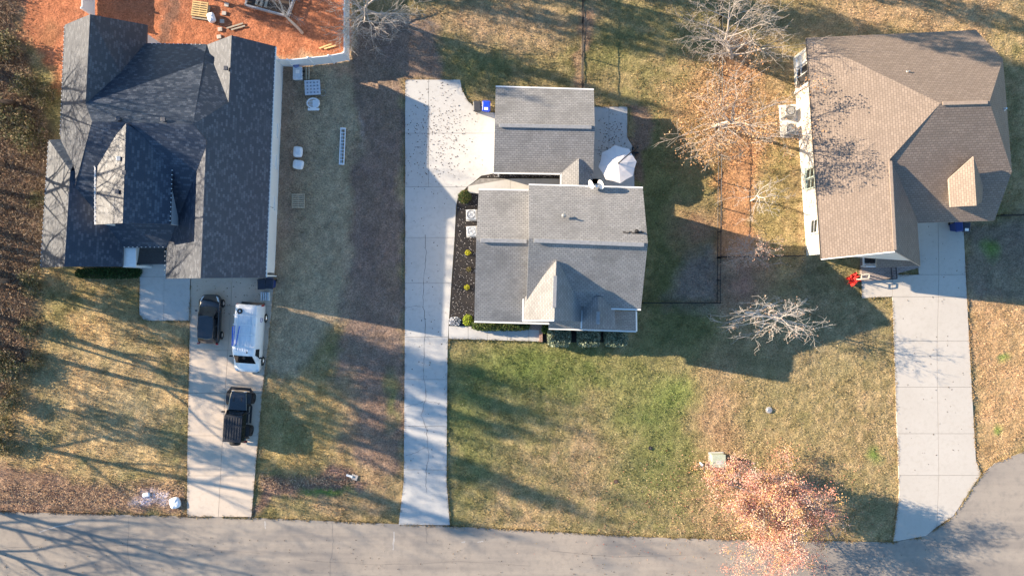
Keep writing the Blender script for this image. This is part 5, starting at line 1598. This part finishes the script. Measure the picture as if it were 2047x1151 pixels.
def leaf_cloud(pts, n_each, size, palette, spread=0.25, seed=1, flat=0.0):
    g = np.random.default_rng(seed)
    pts = np.array([tuple(p) for p in pts])
    c = np.repeat(pts, n_each, 0) + g.normal(0, spread, (len(pts) * n_each, 3))
    m = len(c)
    u = g.normal(size=(m, 3)); u[:, 2] *= (1 - flat); u /= np.linalg.norm(u, axis=1, keepdims=True)
    w = np.cross(u, g.normal(size=(m, 3))); w[:, 2] *= (1 - flat); w /= np.linalg.norm(w, axis=1, keepdims=True) + 1e-9
    s = size * g.uniform(0.6, 1.3, (m, 1))
    v = np.stack([c - u * s, c - w * s * 0.6, c + u * s, c + w * s * 0.6], 1).reshape(-1, 3)
    f = np.arange(m * 4).reshape(-1, 4)
    pal = np.array(palette)
    # neighbouring leaves share a tone
    cl = np.repeat(g.integers(0, len(pal), len(pts)), n_each)
    mixr = g.random((m, 1)) * 0.5
    col = pal[cl] * (1 - mixr) + pal[g.integers(0, len(pal), m)] * mixr
    col *= g.uniform(0.75, 1.25, (m, 1))
    return v, f, np.clip(col, 0, 0.95)

def settle(segs, tips, base, centre, h, rx=None, ry=None):
    """shear and stretch a crown so that it hangs where it should above its base"""
    T = np.array([tuple(p) for p in tips]); m = T.mean(0)
    q = P(centre[0], centre[1], h) - P(*base)
    fx = (rx / np.percentile(np.abs(T[:, 0] - m[0]), 93)) if rx else 1.0
    fy = (ry / np.percentile(np.abs(T[:, 1] - m[1]), 93)) if ry else 1.0
    fz = h / m[2]
    def f(p):
        k = max(0.0, min(1.4, p.z / m[2])); ks = min(1.0, k * 1.6)
        return Vector(((p.x - m[0] * k) * (1 + (fx - 1) * ks) + q.x * k, (p.y - m[1] * k) * (1 + (fy - 1) * ks) + q.y * k, p.z * fz))
    return [(f(a), f(b_), c, d, l) for a, b_, c, d, l in segs], [f(p) for p in tips]

def tree(name, label, cat, loc, segs, bark, leaves=None, group=None, twig_mat=None):
    t = thing(name, label, cat, loc, 0, group)
    for nm, sel, sd_ in (('trunk', [s for s in segs if s[4] <= 1], 6), ('branches', [s for s in segs if s[4] > 1], 3)):
        if sel:
            v, f = tubes(sel, sd_)
            o = bpy.data.objects.new(nm, fast_mesh(nm, v, f, bark if nm == 'trunk' else (twig_mat or bark), smooth=True)); C.objects.link(o); o.parent = t
            if nm == 'branches':
                o['kind'] = 'stuff'
    if leaves is not None:
        o = bpy.data.objects.new('crown', fast_mesh('crown', leaves[0], leaves[1], LEAF, leaves[2])); C.objects.link(o); o.parent = t
    return t

# red maple by the road
segs, tips = grow(21, 6.0, 0.16, 17, 8, 7, 0.80, 0.14, (0.10, -0.10), 0.12, 0.22, minr=0.010)
segs, tips = settle(segs, tips, (1508, 986), (1546, 1014), 4.0, 3.9, 3.5)
def seen(p, base):
    w_ = P(*base) + p; k = 1 / (1 - w_.z / CAMH); return CX + w_.x * k * PPM, CY - w_.y * k * PPM
def keep(p):
    a_, b_ = seen(p, (1508, 986)); return b_ > 905 + (a_ - 1420) * 0.30 + 12 * math.sin(a_ / 17) and a_ > 1395 + 10 * math.sin(b_ / 13) or p.z < 1.5
tips = [p for p in tips if keep(p)]
segs = [s for s in segs if s[4] < 2 or keep(s[1])]
lv = leaf_cloud([p for i, p in enumerate(tips) if i % 5 < 3], 52, 0.052, [(0.62, 0.25, 0.20), (0.68, 0.38, 0.31), (0.62, 0.36, 0.17), (0.64, 0.47, 0.36), (0.40, 0.15, 0.12), (0.68, 0.54, 0.46), (0.62, 0.40, 0.14), (0.56, 0.24, 0.18)], 0.24, 3)
tree('maple_tree', 'red and orange maple spreading over the road edge', 'tree', P(1508, 986), segs, BARK_P, lv)
# orange oak
segs, tips = grow(35, 9.6, 0.18, 17, 7, 6, 0.52, 0.26, (-0.02, -0.10), 0.06, 0.24, minr=0.011)
segs, tips = settle(segs, tips, (1425, 252), (1466, 240), 5.8, 3.6, 3.0)
lv = leaf_cloud([p for i, p in enumerate(tips) if (i // 30) % 3], 6, 0.07, [(0.38, 0.21, 0.10), (0.43, 0.26, 0.13), (0.31, 0.16, 0.08), (0.48, 0.32, 0.18)], 0.22, 4)
tree('oak_tree', 'sparse orange leaved oak beside the cream house', 'tree', P(1425, 252), segs, BARK_P, lv)
# small bare and pinkish trees
segs, tips = grow(5, 6.2, 0.10, 20, 6, 4, 0.46, 0.10, (0.62, 0.0), 0.0, 0.17, minr=0.011)
segs, tips = settle(segs, tips, (1490, 624), (1545, 636), 3.4, 3.2, 1.5)
lv = leaf_cloud([p for i, p in enumerate(tips) if i % 5 == 0], 2, 0.05, [(0.50, 0.30, 0.20), (0.55, 0.37, 0.27)], 0.1, 6)
tree('bare_tree', 'leafless pale tree leaning right in the shade of the centre house', 'tree', P(1490, 624), segs, BARK_LIT, lv)
segs, tips = grow(9, 3.8, 0.07, 15, 6, 4, 0.58, 0.14, (0.05, -0.05), 0.06, 0.2, minr=0.010)
segs, tips = settle(segs, tips, (1482, 503), (1500, 504), 2.3, 1.7, 1.1)
lv = leaf_cloud([p for i, p in enumerate(tips) if i % 2 == 0], 4, 0.05, [(0.56, 0.34, 0.24), (0.60, 0.42, 0.32), (0.50, 0.26, 0.17)], 0.14, 7)
tree('bare_tree', 'small tree with pinkish dry leaves at the wire fence', 'tree', P(1482, 503), segs, BARK_P, lv)
segs, tips = grow(14, 4.6, 0.07, 10, 5, 3, 0.55, 0.2, (0.22, -0.02), 0.05, 0.2, minr=0.010)
segs, tips = settle(segs, tips, (1500, 402), (1525, 396), 2.8, 2.2, 1.5)
tree('bare_tree', 'thin white leafless tree below the orange oak', 'tree', P(1500, 402), segs, BARK_LIT)
segs, tips = grow(27, 9.0, 0.17, 20, 8, 5, 0.54, 0.14, (-0.10, -0.06), -0.05, 0.18, minr=0.011)
segs, tips = settle(segs, tips, (1463, 112), (1464, 48), 5.0, 3.5, 2.4)
tree('bare_tree', 'tall pale leafless tree at the top of the pine straw strip', 'tree', P(1463, 112), segs, BARK_P)
segs, tips = grow(41, 8.5, 0.17, 20, 8, 5, 0.56, 0.2, (0.10, -0.03), 0.0, 0.18, minr=0.011)
segs, tips = settle(segs, tips, (724, 26), (735, 32), 4.5, 3.0, 2.6)
tree('bare_tree', 'leafless tree overhanging the corner of the white vinyl fence', 'tree', P(724, 26), segs, BARK_P)
segs, tips = grow(44, 7.0, 0.12, 9, 5, 4, 0.45, 0.35, (0.05, 0.02), 0.05, 0.2, minr=0.011)
tree('bare_tree', 'pale trunked leafless tree inside the fenced clay yard', 'tree', P(604, 66), segs, BARK_P)

# ---- wood on the left and behind: leafless trees, most of them standing just outside the picture
proto = []
for i, (sd_, H, r_, sp) in enumerate(((101, 17, 0.24, 0.34), (102, 20, 0.27, 0.30), (103, 14, 0.20, 0.36))):
    segs, tips = grow(sd_, H, r_, 13, 6, 5, sp, 0.34, (0.02, 0.0), 0.3, 0.14, minr=0.016)
    proto.append(tree('forest_tree', 'tall leafless tree standing in the wood on the left', 'tree', (0, 0, -0.05), segs, BARK_D, None, 'leafless trees of the wood', BARK))
spots = [(8, 330, 2), (20, 560, 0), (-15, 680, 2), (30, 205, 2),
         (-110, 120, 0), (-200, 330, 1), (-90, 470, 0), (-260, 560, 1), (-330, 820, 1), (-400, 930, 0), (-420, 250, 1), (-300, 40, 0), (-520, 900, 0), (-380, 430, 0), (-600, 480, 1), (-330, 1010, 2), (-560, 100, 0), (-170, 400, 3), (-330, 455, 3),
         (330, -260, 2), (610, -300, 0), (860, -210, 2), (1080, -330, 1), (1290, -200, 2), (1500, -300, 0), (1730, -240, 2), (60, -170, 2), (760, -120, 2)]
WHERE = {0: 'beside the left wall of the slate blue house', 1: 'by the left corner of the front lawn', 2: 'over the left lawn edge', 3: 'above the left lawn, by the clay'}
for i, (px, py, k) in enumerate(spots):
    src = proto[1 if k == 3 else k]
    if src.get('used'):
        o = copy_tree(src)
    else:
        o = src
    src['used'] = 1
    q = P(px, py); o.location = (q.x, q.y, -0.05)
    o.rotation_euler = (0, 0, i * 1.7)
    sc = rnd.uniform(0.85, 1.12) if k < 3 else rnd.uniform(1.2, 1.4); o.scale = (sc, sc, sc)
    if i < 4:
        o['label'] = 'leafless brown tree in the wood ' + WHERE[i]
    elif py > -100:
        o['label'] = 'tall leafless tree of the wood beyond the left edge'; o['group'] = 'trees beyond the left edge'
    else:
        o['label'] = 'tall leafless tree beyond the top edge of the yards'; o['group'] = 'trees beyond the top edge'
for o in bpy.data.objects:
    if 'used' in o:
        del o['used']

pine_segs, pt_ = grow(77, 16, 0.22, 34, 6, 3, 0.17, 0.32, (0.0, 0.0), -0.02, 0.10, minr=0.012)
plv = leaf_cloud(pt_, 3, 0.16, [(0.03, 0.055, 0.02), (0.045, 0.075, 0.025), (0.06, 0.085, 0.03)], 0.16, 9)
pine = tree('pine_tree', 'tall dark pine beyond the top edge of the yards', 'tree', (0, 0, -0.05), pine_segs, BARK_D, plv, 'pines beyond the frame')
for i, (px, py) in enumerate(((640, -150), (890, -120), (60, -110), (230, -95), (1050, -80), (1180, -90), (1330, -150), (430, -120), (-70, 1190), (-260, 1120), (1620, -200), (-200, 435), (-225, 505), (-270, 470), (-140, 610), (-300, 700))):
    o = pine if i == 0 else copy_tree(pine)
    q = P(px, py); o.location = (q.x, q.y, -0.05); o.rotation_euler = (0, 0, i * 2.1); sc = 0.8 + 0.07 * (i % 4); o.scale = (0.5, 0.5, 1.05 + 0.08 * (i % 3)) if px > 0 or py > 1000 else (0.5, 0.5, 1.25 + 0.06 * (i % 3))  # unseen pines, squeezed narrow so that their shadows fall as thin streaks
    if py > 0:
        o['label'] = 'tall dark pine beyond the left edge of the wood'; o['group'] = 'pines beyond the left edge'

# ---- clipped shrubs and hedges
def shrub(name, label, cat, loc, dims, n, leaf, palette, square=2.0, seed=1, group=None, core=(0.02, 0.03, 0.012), z0=0.05):
    g = np.random.default_rng(seed)
    t = thing(name, label, cat, loc, 0, group)
    d = g.normal(size=(n, 3)); d[:, 2] = np.abs(d[:, 2]) * 1.0
    d /= (np.abs(d) ** square).sum(1, keepdims=True) ** (1 / square)
    c = d * np.array(dims) / np.array((2, 2, 1)) * g.uniform(0.80, 1.04, (n, 1))
    c[:, 2] += z0
    pts = [Vector(p) for p in c]
    lv = leaf_cloud(pts, 1, leaf, palette, 0.02, seed + 1)
    o = bpy.data.objects.new('foliage', fast_mesh('foliage', lv[0], lv[1], LEAF, lv[2])); C.objects.link(o); o.parent = t
    m = MB(); rings = []
    for k in range(5):
        a = k / 4 * math.pi / 2; ring = []
        for i in range(14):
            b2 = 2 * math.pi * i / 14
            v = np.array((math.cos(a) * math.cos(b2), math.cos(a) * math.sin(b2), math.sin(a) + 0.001)); v /= (np.abs(v) ** square).sum() ** (1 / square)
            ring.append(tuple(v * np.array(dims) / np.array((2, 2, 1)) * 0.82))
        rings.append(ring)
    m.loft(rings); m.build('stems', plain('inner twigs', (0.035, 0.032, 0.018), 0.95), t, world_space=False, fix=True)
    return t
GRN = [(0.045, 0.085, 0.022), (0.07, 0.12, 0.03), (0.10, 0.14, 0.04), (0.03, 0.055, 0.018)]
SAGE = [(0.17, 0.215, 0.14), (0.25, 0.29, 0.20), (0.10, 0.135, 0.09), (0.36, 0.39, 0.29)]
LIME = [(0.30, 0.36, 0.03), (0.38, 0.42, 0.05), (0.22, 0.30, 0.03)]
YEL = [(0.55, 0.50, 0.03), (0.48, 0.46, 0.05)]
def at3(px, py, h=0.0):
    q = P(px, py, h); return (q.x, q.y, 0.05)
shrub('round_shrub', 'round dark green shrub at the top of the mulch bed', 'shrub', at3(928, 392, 0.8), (1.0, 1.0, 0.95), 1300, 0.05, GRN + [(0.20, 0.14, 0.05)], 2.0, 3)
shrub('round_shrub', 'round lime green shrub at the bottom of the mulch bed', 'shrub', at3(935, 640, 0.5), (0.78, 0.85, 0.7), 900, 0.045, LIME, 2.0, 4)
for i, (px, py, s_, pal, lab) in enumerate(((935, 505, 0.42, YEL, 'small bright yellow shrub, upper one in the mulch bed'), (937, 538, 0.36, [(0.16, 0.14, 0.05), (0.2, 0.17, 0.07)], 'small dull olive shrub between the two yellow ones'), (933, 574, 0.40, YEL, 'small bright yellow shrub, lower one in the mulch bed'))):
    shrub('dwarf_shrub', lab, 'shrub', at3(px, py, 0.2), (s_, s_, s_ * 0.8), 260, 0.04, pal, 2.0, 10 + i, 'dwarf shrubs in the mulch bed')
shrub('silver_shrub', 'low silvery white shrub in the corner of the mulch bed', 'shrub', at3(909, 642, 0.15), (0.85, 0.62, 0.28), 420, 0.055, [(0.55, 0.57, 0.62), (0.45, 0.47, 0.52), (0.30, 0.32, 0.36)], 3.0, 20)
shrub('hedge', 'low clipped green hedge under the front eave of the centre house', 'hedge', at3(1001, 650, 0.8), (4.3, 0.85, 0.9), 5200, 0.06, GRN + [(0.16, 0.18, 0.05), (0.13, 0.13, 0.05)], 5.0, 21)
shrub('round_shrub', 'small green shrub between brick steps and the first big square shrub', 'shrub', at3(1090, 655, 0.6), (0.55, 0.9, 0.7), 700, 0.055, GRN + LIME[:1], 3.0, 22)
for i, px in enumerate((1119, 1178, 1233)):
    shrub('square_shrub', ['big square grey green shrub, left of the three by the porch', 'big square grey green shrub, middle of the three by the porch', 'big square grey green shrub, right of the three by the porch'][i], 'shrub',
          at3(px, 672, 1.2), (1.72, 1.62, 1.35), 4200, 0.062, SAGE, 5.0, 30 + i, 'square shrubs by the porch')
shrub('hedge', 'dark green hedge under the eave of the slate blue house', 'hedge', at3(212, 546, 0.7), (4.8, 0.75, 0.8), 4200, 0.06, [(0.02, 0.05, 0.015), (0.03, 0.07, 0.02)], 5.0, 40)
OL = [(0.12, 0.125, 0.055), (0.16, 0.145, 0.065), (0.09, 0.10, 0.04), (0.24, 0.19, 0.10), (0.28, 0.20, 0.12)]
lab_ = ['scrubby olive bush at the top of the wood edge', 'second olive bush down the wood edge', 'third olive bush down the wood edge', 'olive bush beside the left gutter of the slate blue house', 'bush at the middle of the wood edge', 'green bush left of the front left gable',
        'low bush at the lawn corner by the wood', 'bush at the top left of the front lawn', 'bush near the left lawn edge above the shade', 'bush at the far left of the lawn', 'lower left olive bush by the lawn', 'lowest bush of the wood edge']
bush = []
for sd_ in (201, 202, 203):
    segs, tips = grow(sd_, 1.3, 0.025, 7, 4, 3, 0.75, 0.1, (0, 0), 0.1, 0.3, multi=3, minr=0.008)
    lv = leaf_cloud([p for i, p in enumerate(tips) if (i // 9) % 4], 7, 0.06, OL, 0.16, sd_)
    bush.append(tree('wild_bush', 'bush', 'bush', (0, 0, 0), segs, BARK, lv, 'bushes along the wood edge'))
for i, (px, py, s_) in enumerate(((22, 95, 1.2), (60, 170, 1.0), (25, 235, 1.3), (95, 200, 0.8), (70, 285, 1.1), (88, 400, 0.7), (66, 560, 0.9), (62, 655, 0.8), (70, 725, 0.7), (30, 735, 1.1), (35, 800, 0.9), (10, 870, 1.0))):
    o = bush[i] if i < 3 else copy_tree(bush[i % 3])
    q = P(px, py); o.location = (q.x, q.y, 0); o.rotation_euler = (0, 0, i * 1.3); o.scale = (s_ * 1.15, s_, s_)
    o['label'] = lab_[i]

# ---- undergrowth of the wood: dead stems and leaves
def in_poly(x, y, poly):
    return sdist(x, y, poly) < 0
g = np.random.default_rng(5)
n = 85000
x = g.uniform(-170, 120, n); y = g.uniform(-40, 900, n)
k = in_poly(x, y, WOODS); x, y = x[k], y[k]
n = len(x)
c = np.stack([(x - CX) / PPM, (CY - y) / PPM, np.abs(g.normal(0.12, 0.25, n))], 1)
d = g.normal(size=(n, 3)); d[:, 2] = np.abs(d[:, 2]) * 0.7; d /= np.linalg.norm(d, axis=1, keepdims=True)
L_ = g.uniform(0.08, 0.55, (n, 1)) * np.where(g.random((n, 1)) < 0.5, 0.35, 1.0)
w = np.cross(d, g.normal(size=(n, 3))); w /= np.linalg.norm(w, axis=1, keepdims=True); w *= np.where(L_ < 0.2, 0.032, 0.012)
v = np.stack([c - w, c + w, c + d * L_ + w * 0.6, c + d * L_ - w * 0.6], 1).reshape(-1, 3)
pal = np.array([(0.24, 0.165, 0.10), (0.17, 0.12, 0.08), (0.30, 0.22, 0.15), (0.36, 0.27, 0.19), (0.12, 0.09, 0.06)])
col = pal[g.integers(0, 5, n)] * g.uniform(0.7, 1.3, (n, 1))
o = bpy.data.objects.new('undergrowth', fast_mesh('undergrowth', v, np.arange(n * 4).reshape(-1, 4), LEAF, col)); C.objects.link(o)
tag(o, 'tangle of dead stems and brown leaves covering the wood floor', 'undergrowth', None, 'stuff')

# ---- paved or built areas, where nothing grows
BUILT = [ROAD, [(383, 520), (549, 520), (549, 560), (536, 690), (524, 790), (512, 930), (503, 1034), (374, 1031), (380, 640)], [(281, 500), (383, 500), (380, 641), (300, 641), (279, 628)],
         [(810, 160), (920, 160), (934, 200), (950, 216), (992, 226), (992, 352), (1268, 372), (1268, 300), (1254, 275), (1254, 214), (1180, 214), (1180, 182), (991, 180), (991, 226), (1180, 226), (1180, 660), (1262, 690), (1086, 686), (1084, 683), (897, 677), (893, 960), (900, 1051), (797, 1047), (807, 960)],
         [(955, 340), (1262, 340), (1262, 690), (1086, 686), (955, 660)], [(897, 652), (912, 400), (960, 378), (960, 655)],
         [(1826, 430), (1836, 548), (1722, 556), (1722, 596), (1783, 593), (1790, 800), (1797, 985), (1785, 1083), (1850, 1070), (1905, 1030), (1960, 949), (1950, 918), (1924, 430)],
         [(135, 70), (545, 110), (548, 540), (120, 520)], [(1590, 80), (1945, 95), (1945, 440), (1610, 515)], [(1557, 211), (1600, 208), (1602, 270), (1560, 272)], [(991, 190), (1180, 190), (1180, 340), (991, 340)]]
def built(x, y):
    m = np.zeros(x.shape, bool)
    for p in BUILT:
        m |= sdist(x, y, p) < 1.0
    return m

# ---- grass tufts over the lawns
n = 620000
x = g.uniform(-20, 2070, n); y = g.uniform(-20, 1090, n)
k = ~built(x, y); x, y = x[k], y[k]
bare_ = np.clip(soft(x, y, CLAY, 10) + soft(x, y, WOODS, 10) + soft(x, y, DIRT, 20) * 0.6 + soft(x, y, STRAW, 20) * 0.7 + soft(x, y, DULL, 20) * 0.35, 0, 1)
dens = np.clip(fbm(x, y, 22, 77, 3) * 1.6 - 0.25, 0.15, 1)
k = g.random(len(x)) < (1 - bare_) * dens; x, y = x[k], y[k]
n = len(x)
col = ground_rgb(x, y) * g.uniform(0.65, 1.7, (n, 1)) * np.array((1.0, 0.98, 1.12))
hgt = g.uniform(0.03, 0.12, (n, 1)) * (0.6 + 0.9 * fbm(x, y, 30, 91, 3))[:, None] * np.where((x < 380)[:, None] | ((x > 515) & (x < 700) & (y > 740))[:, None], 1.7, 1.0)
c = np.stack([(x - CX) / PPM, (CY - y) / PPM, np.full(n, -0.02)], 1)
d = g.normal(0, 0.55, (n, 3)); d[:, 2] = 1; d /= np.linalg.norm(d, axis=1, keepdims=True)
th = g.uniform(0, 2 * math.pi, n)
w = np.stack([np.cos(th), np.sin(th), np.zeros(n)], 1) * g.uniform(0.008, 0.026, (n, 1))
v = np.stack([c - w, c + w, c + d * hgt * 1.4 + np.array((0, 0, 0.03))], 1).reshape(-1, 3)
o = bpy.data.objects.new('grass', fast_mesh('grass', v, np.arange(n * 3).reshape(-1, 3), GRASS, np.clip(col, 0, 0.8))); C.objects.link(o)
tag(o, 'short dormant tan and green grass of the lawns', 'grass', None, 'stuff')

# ---- grass creeping over the edges of the paving
ex = []; ey = []
for poly in (BUILT[0][:20], BUILT[1] + BUILT[1][:1], BUILT[2] + BUILT[2][:1], [(810, 160), (920, 160), (924, 180), (934, 200), (950, 216), (970, 224), (990, 226)], [(897, 677), (895, 700), (893, 960), (900, 1051)], [(810, 160), (809, 700), (807, 960), (797, 1047)], [(897, 677), (1084, 683)], BUILT[6] + BUILT[6][:1], [(1254, 214), (1254, 275), (1268, 300), (1268, 372)], [(1190, 214), (1254, 214)]):
    for (x0, y0), (x1, y1) in zip(poly[:-1], poly[1:]):
        if max(abs(x0), abs(x1)) > 4000:
            continue
        L = math.hypot(x1 - x0, y1 - y0); k = int(L * 3.2)
        t_ = g.random(k); j = np.abs(g.normal(0, 1, (k, 2))) * 0 + g.normal(0, 1.5, (k, 2))
        ex.append(x0 + (x1 - x0) * t_ + j[:, 0]); ey.append(y0 + (y1 - y0) * t_ + j[:, 1])
x = np.concatenate(ex); y = np.concatenate(ey); k = (fbm(x, y, 18, 61, 3) > 0.42) & (x > -20) & (x < 2070); x, y = x[k], y[k]; n = len(x)
col = ground_rgb(x, y) * g.uniform(0.6, 1.4, (n, 1)) * np.array((0.95, 0.9, 0.85))
c = np.stack([(x - CX) / PPM, (CY - y) / PPM, np.full(n, 0.02)], 1)
d = g.normal(0, 0.6, (n, 3)); d[:, 2] = 1; d /= np.linalg.norm(d, axis=1, keepdims=True)
th = g.uniform(0, 2 * math.pi, n); w = np.stack([np.cos(th), np.sin(th), np.zeros(n)], 1) * g.uniform(0.015, 0.05, (n, 1))
v = np.stack([c - w, c + w, c + d * g.uniform(0.08, 0.17, (n, 1))], 1).reshape(-1, 3)
o = bpy.data.objects.new('edge_grass', fast_mesh('edge_grass', v, np.arange(n * 3).reshape(-1, 3), GRASS, np.clip(col, 0, 0.8))); C.objects.link(o)
tag(o, 'ragged grass creeping over the edges of driveways and road', 'grass', None, 'stuff')

# ---- fallen leaves
def litter(px, py, z, size, pal, label, cat='fallen leaves'):
    m = len(px)
    c = np.stack([(px - CX) / PPM, (CY - py) / PPM, z], 1)
    th = g.uniform(0, 2 * math.pi, m)
    u = np.stack([np.cos(th), np.sin(th), g.normal(0, 0.35, m)], 1); w = np.stack([-np.sin(th), np.cos(th), g.normal(0, 0.35, m)], 1)
    s = size * g.uniform(0.6, 1.4, (m, 1))
    v = np.stack([c - u * s, c - w * s * .65, c + u * s, c + w * s * .65], 1).reshape(-1, 3)
    v[:, 2] = np.maximum(v[:, 2], np.repeat(z, 4) - 0.01)
    pal = np.array(pal); col = pal[g.integers(0, len(pal), m)] * g.uniform(0.7, 1.25, (m, 1))
    o = bpy.data.objects.new('fallen_leaves', fast_mesh('fallen_leaves', v, np.arange(m * 4).reshape(-1, 4), LEAF, np.clip(col, 0, 0.9))); C.objects.link(o)
    tag(o, label, cat, None, 'stuff')
def cluster(cx, cy, sx, sy, n_):
    return g.normal(cx, sx, n_), g.normal(cy, sy, n_)
# under the maple and on the road
x, y = cluster(1545, 1000, 75, 45, 4200); k = (np.hypot((x - 1437) / 22, (y - 921) / 20) > 1); x, y = x[k], y[k]
x2, y2 = cluster(1380, 1010, 130, 60, 700); x = np.r_[x, x2]; y = np.r_[y, y2]
k = (y < 1150) & (x < 2050); x, y = x[k], y[k]
litter(x, y, np.where(built(x, y), 0.062, 0.05), 0.04, [(0.62, 0.30, 0.20), (0.66, 0.42, 0.28), (0.50, 0.18, 0.12), (0.62, 0.45, 0.22)], 'pink and orange maple leaves scattered under the red tree')
x, y = cluster(1450, 235, 62, 62, 4200); k = (~built(x, y)); x, y = x[k], y[k]
litter(x, y, np.full(len(x), 0.05), 0.055, [(0.36, 0.20, 0.09), (0.44, 0.28, 0.14), (0.28, 0.15, 0.07)], 'orange oak leaves strewn over the pine straw')
# tan leaves over all lawns
x = g.uniform(-10, 2060, 17000); y = g.uniform(-10, 1080, 17000); k = ~built(x, y) & (fbm(x, y, 80, 55) > 0.43); x, y = x[k], y[k]
litter(x, y, np.full(len(x), 0.05), 0.026, [(0.40, 0.30, 0.20), (0.48, 0.39, 0.29), (0.30, 0.20, 0.12)], 'dry tan leaves scattered over the lawns')
x, y = cluster(600, 300, 26, 130, 2600); k = (~built(x, y)) & (y > 125) & (y < 560) & (x > 556); x, y = x[k], y[k]
litter(x, y, np.full(len(x), 0.05), 0.045, [(0.30, 0.23, 0.17), (0.40, 0.32, 0.24), (0.22, 0.16, 0.11)], 'grey brown leaves along the white side wall')
x = np.r_[g.uniform(0, 375, 2600), g.uniform(520, 710, 1300)]; y = np.r_[g.normal(990, 16, 2600), g.normal(962, 8, 1300)]; k = ~built(x, y); x, y = x[k], y[k]
litter(x, y, np.full(len(x), 0.05), 0.05, [(0.34, 0.23, 0.14), (0.44, 0.31, 0.20), (0.22, 0.14, 0.09)], 'brown leaves drifted along the road verge and ditch')
# dark leaves on concrete
P_ = [cluster(880, 270, 40, 60, 420), cluster(1222, 290, 18, 45, 330), cluster(858, 250, 30, 60, 120), (g.uniform(812, 892, 90), g.uniform(400, 1040, 90)), (g.uniform(1800, 1940, 90), g.uniform(450, 1000, 90)), (g.uniform(385, 540, 60), g.uniform(562, 640, 60)), (g.uniform(0, 1900, 260), g.uniform(1070, 1150, 260))]
x = np.concatenate([p[0] for p in P_]); y = np.concatenate([p[1] for p in P_])
DRV = [[(812, 162), (916, 162), (930, 200), (950, 222), (985, 230), (985, 338), (950, 352), (925, 378), (905, 420), (893, 660), (890, 950), (812, 950)], [(1192, 218), (1250, 218), (1250, 278), (1262, 302), (1262, 366), (1192, 366)], BUILT[1], [(1842, 450), (1920, 450), (1945, 900), (1800, 960), (1788, 600)], ROAD]
k = np.zeros(len(x), bool)
for p in DRV:
    k |= sdist(x, y, p) < -2
x, y = x[k], y[k]
litter(x, y, np.full(len(x), 0.085), 0.045, [(0.10, 0.075, 0.055), (0.16, 0.11, 0.075), (0.07, 0.055, 0.045)], 'dark leaves blown over the driveways, patio and road')
x = g.uniform(898, 956, 520); y = g.uniform(384, 650, 520); k = sdist(x, y, [(914, 394), (955, 381), (950, 650), (899, 650), (905, 560), (911, 480)]) < -2; x, y = x[k], y[k]
x3 = g.uniform(975, 1118, 160); y3 = g.uniform(347, 355, 160); x = np.r_[x, x3]; y = np.r_[y, y3]
litter(x, y, np.full(len(x), 0.08), 0.032, [(0.45, 0.42, 0.40), (0.36, 0.30, 0.26), (0.55, 0.52, 0.50)], 'pale leaves flecking the black mulch beds')
# edging stones of the ditch and rubble near the road
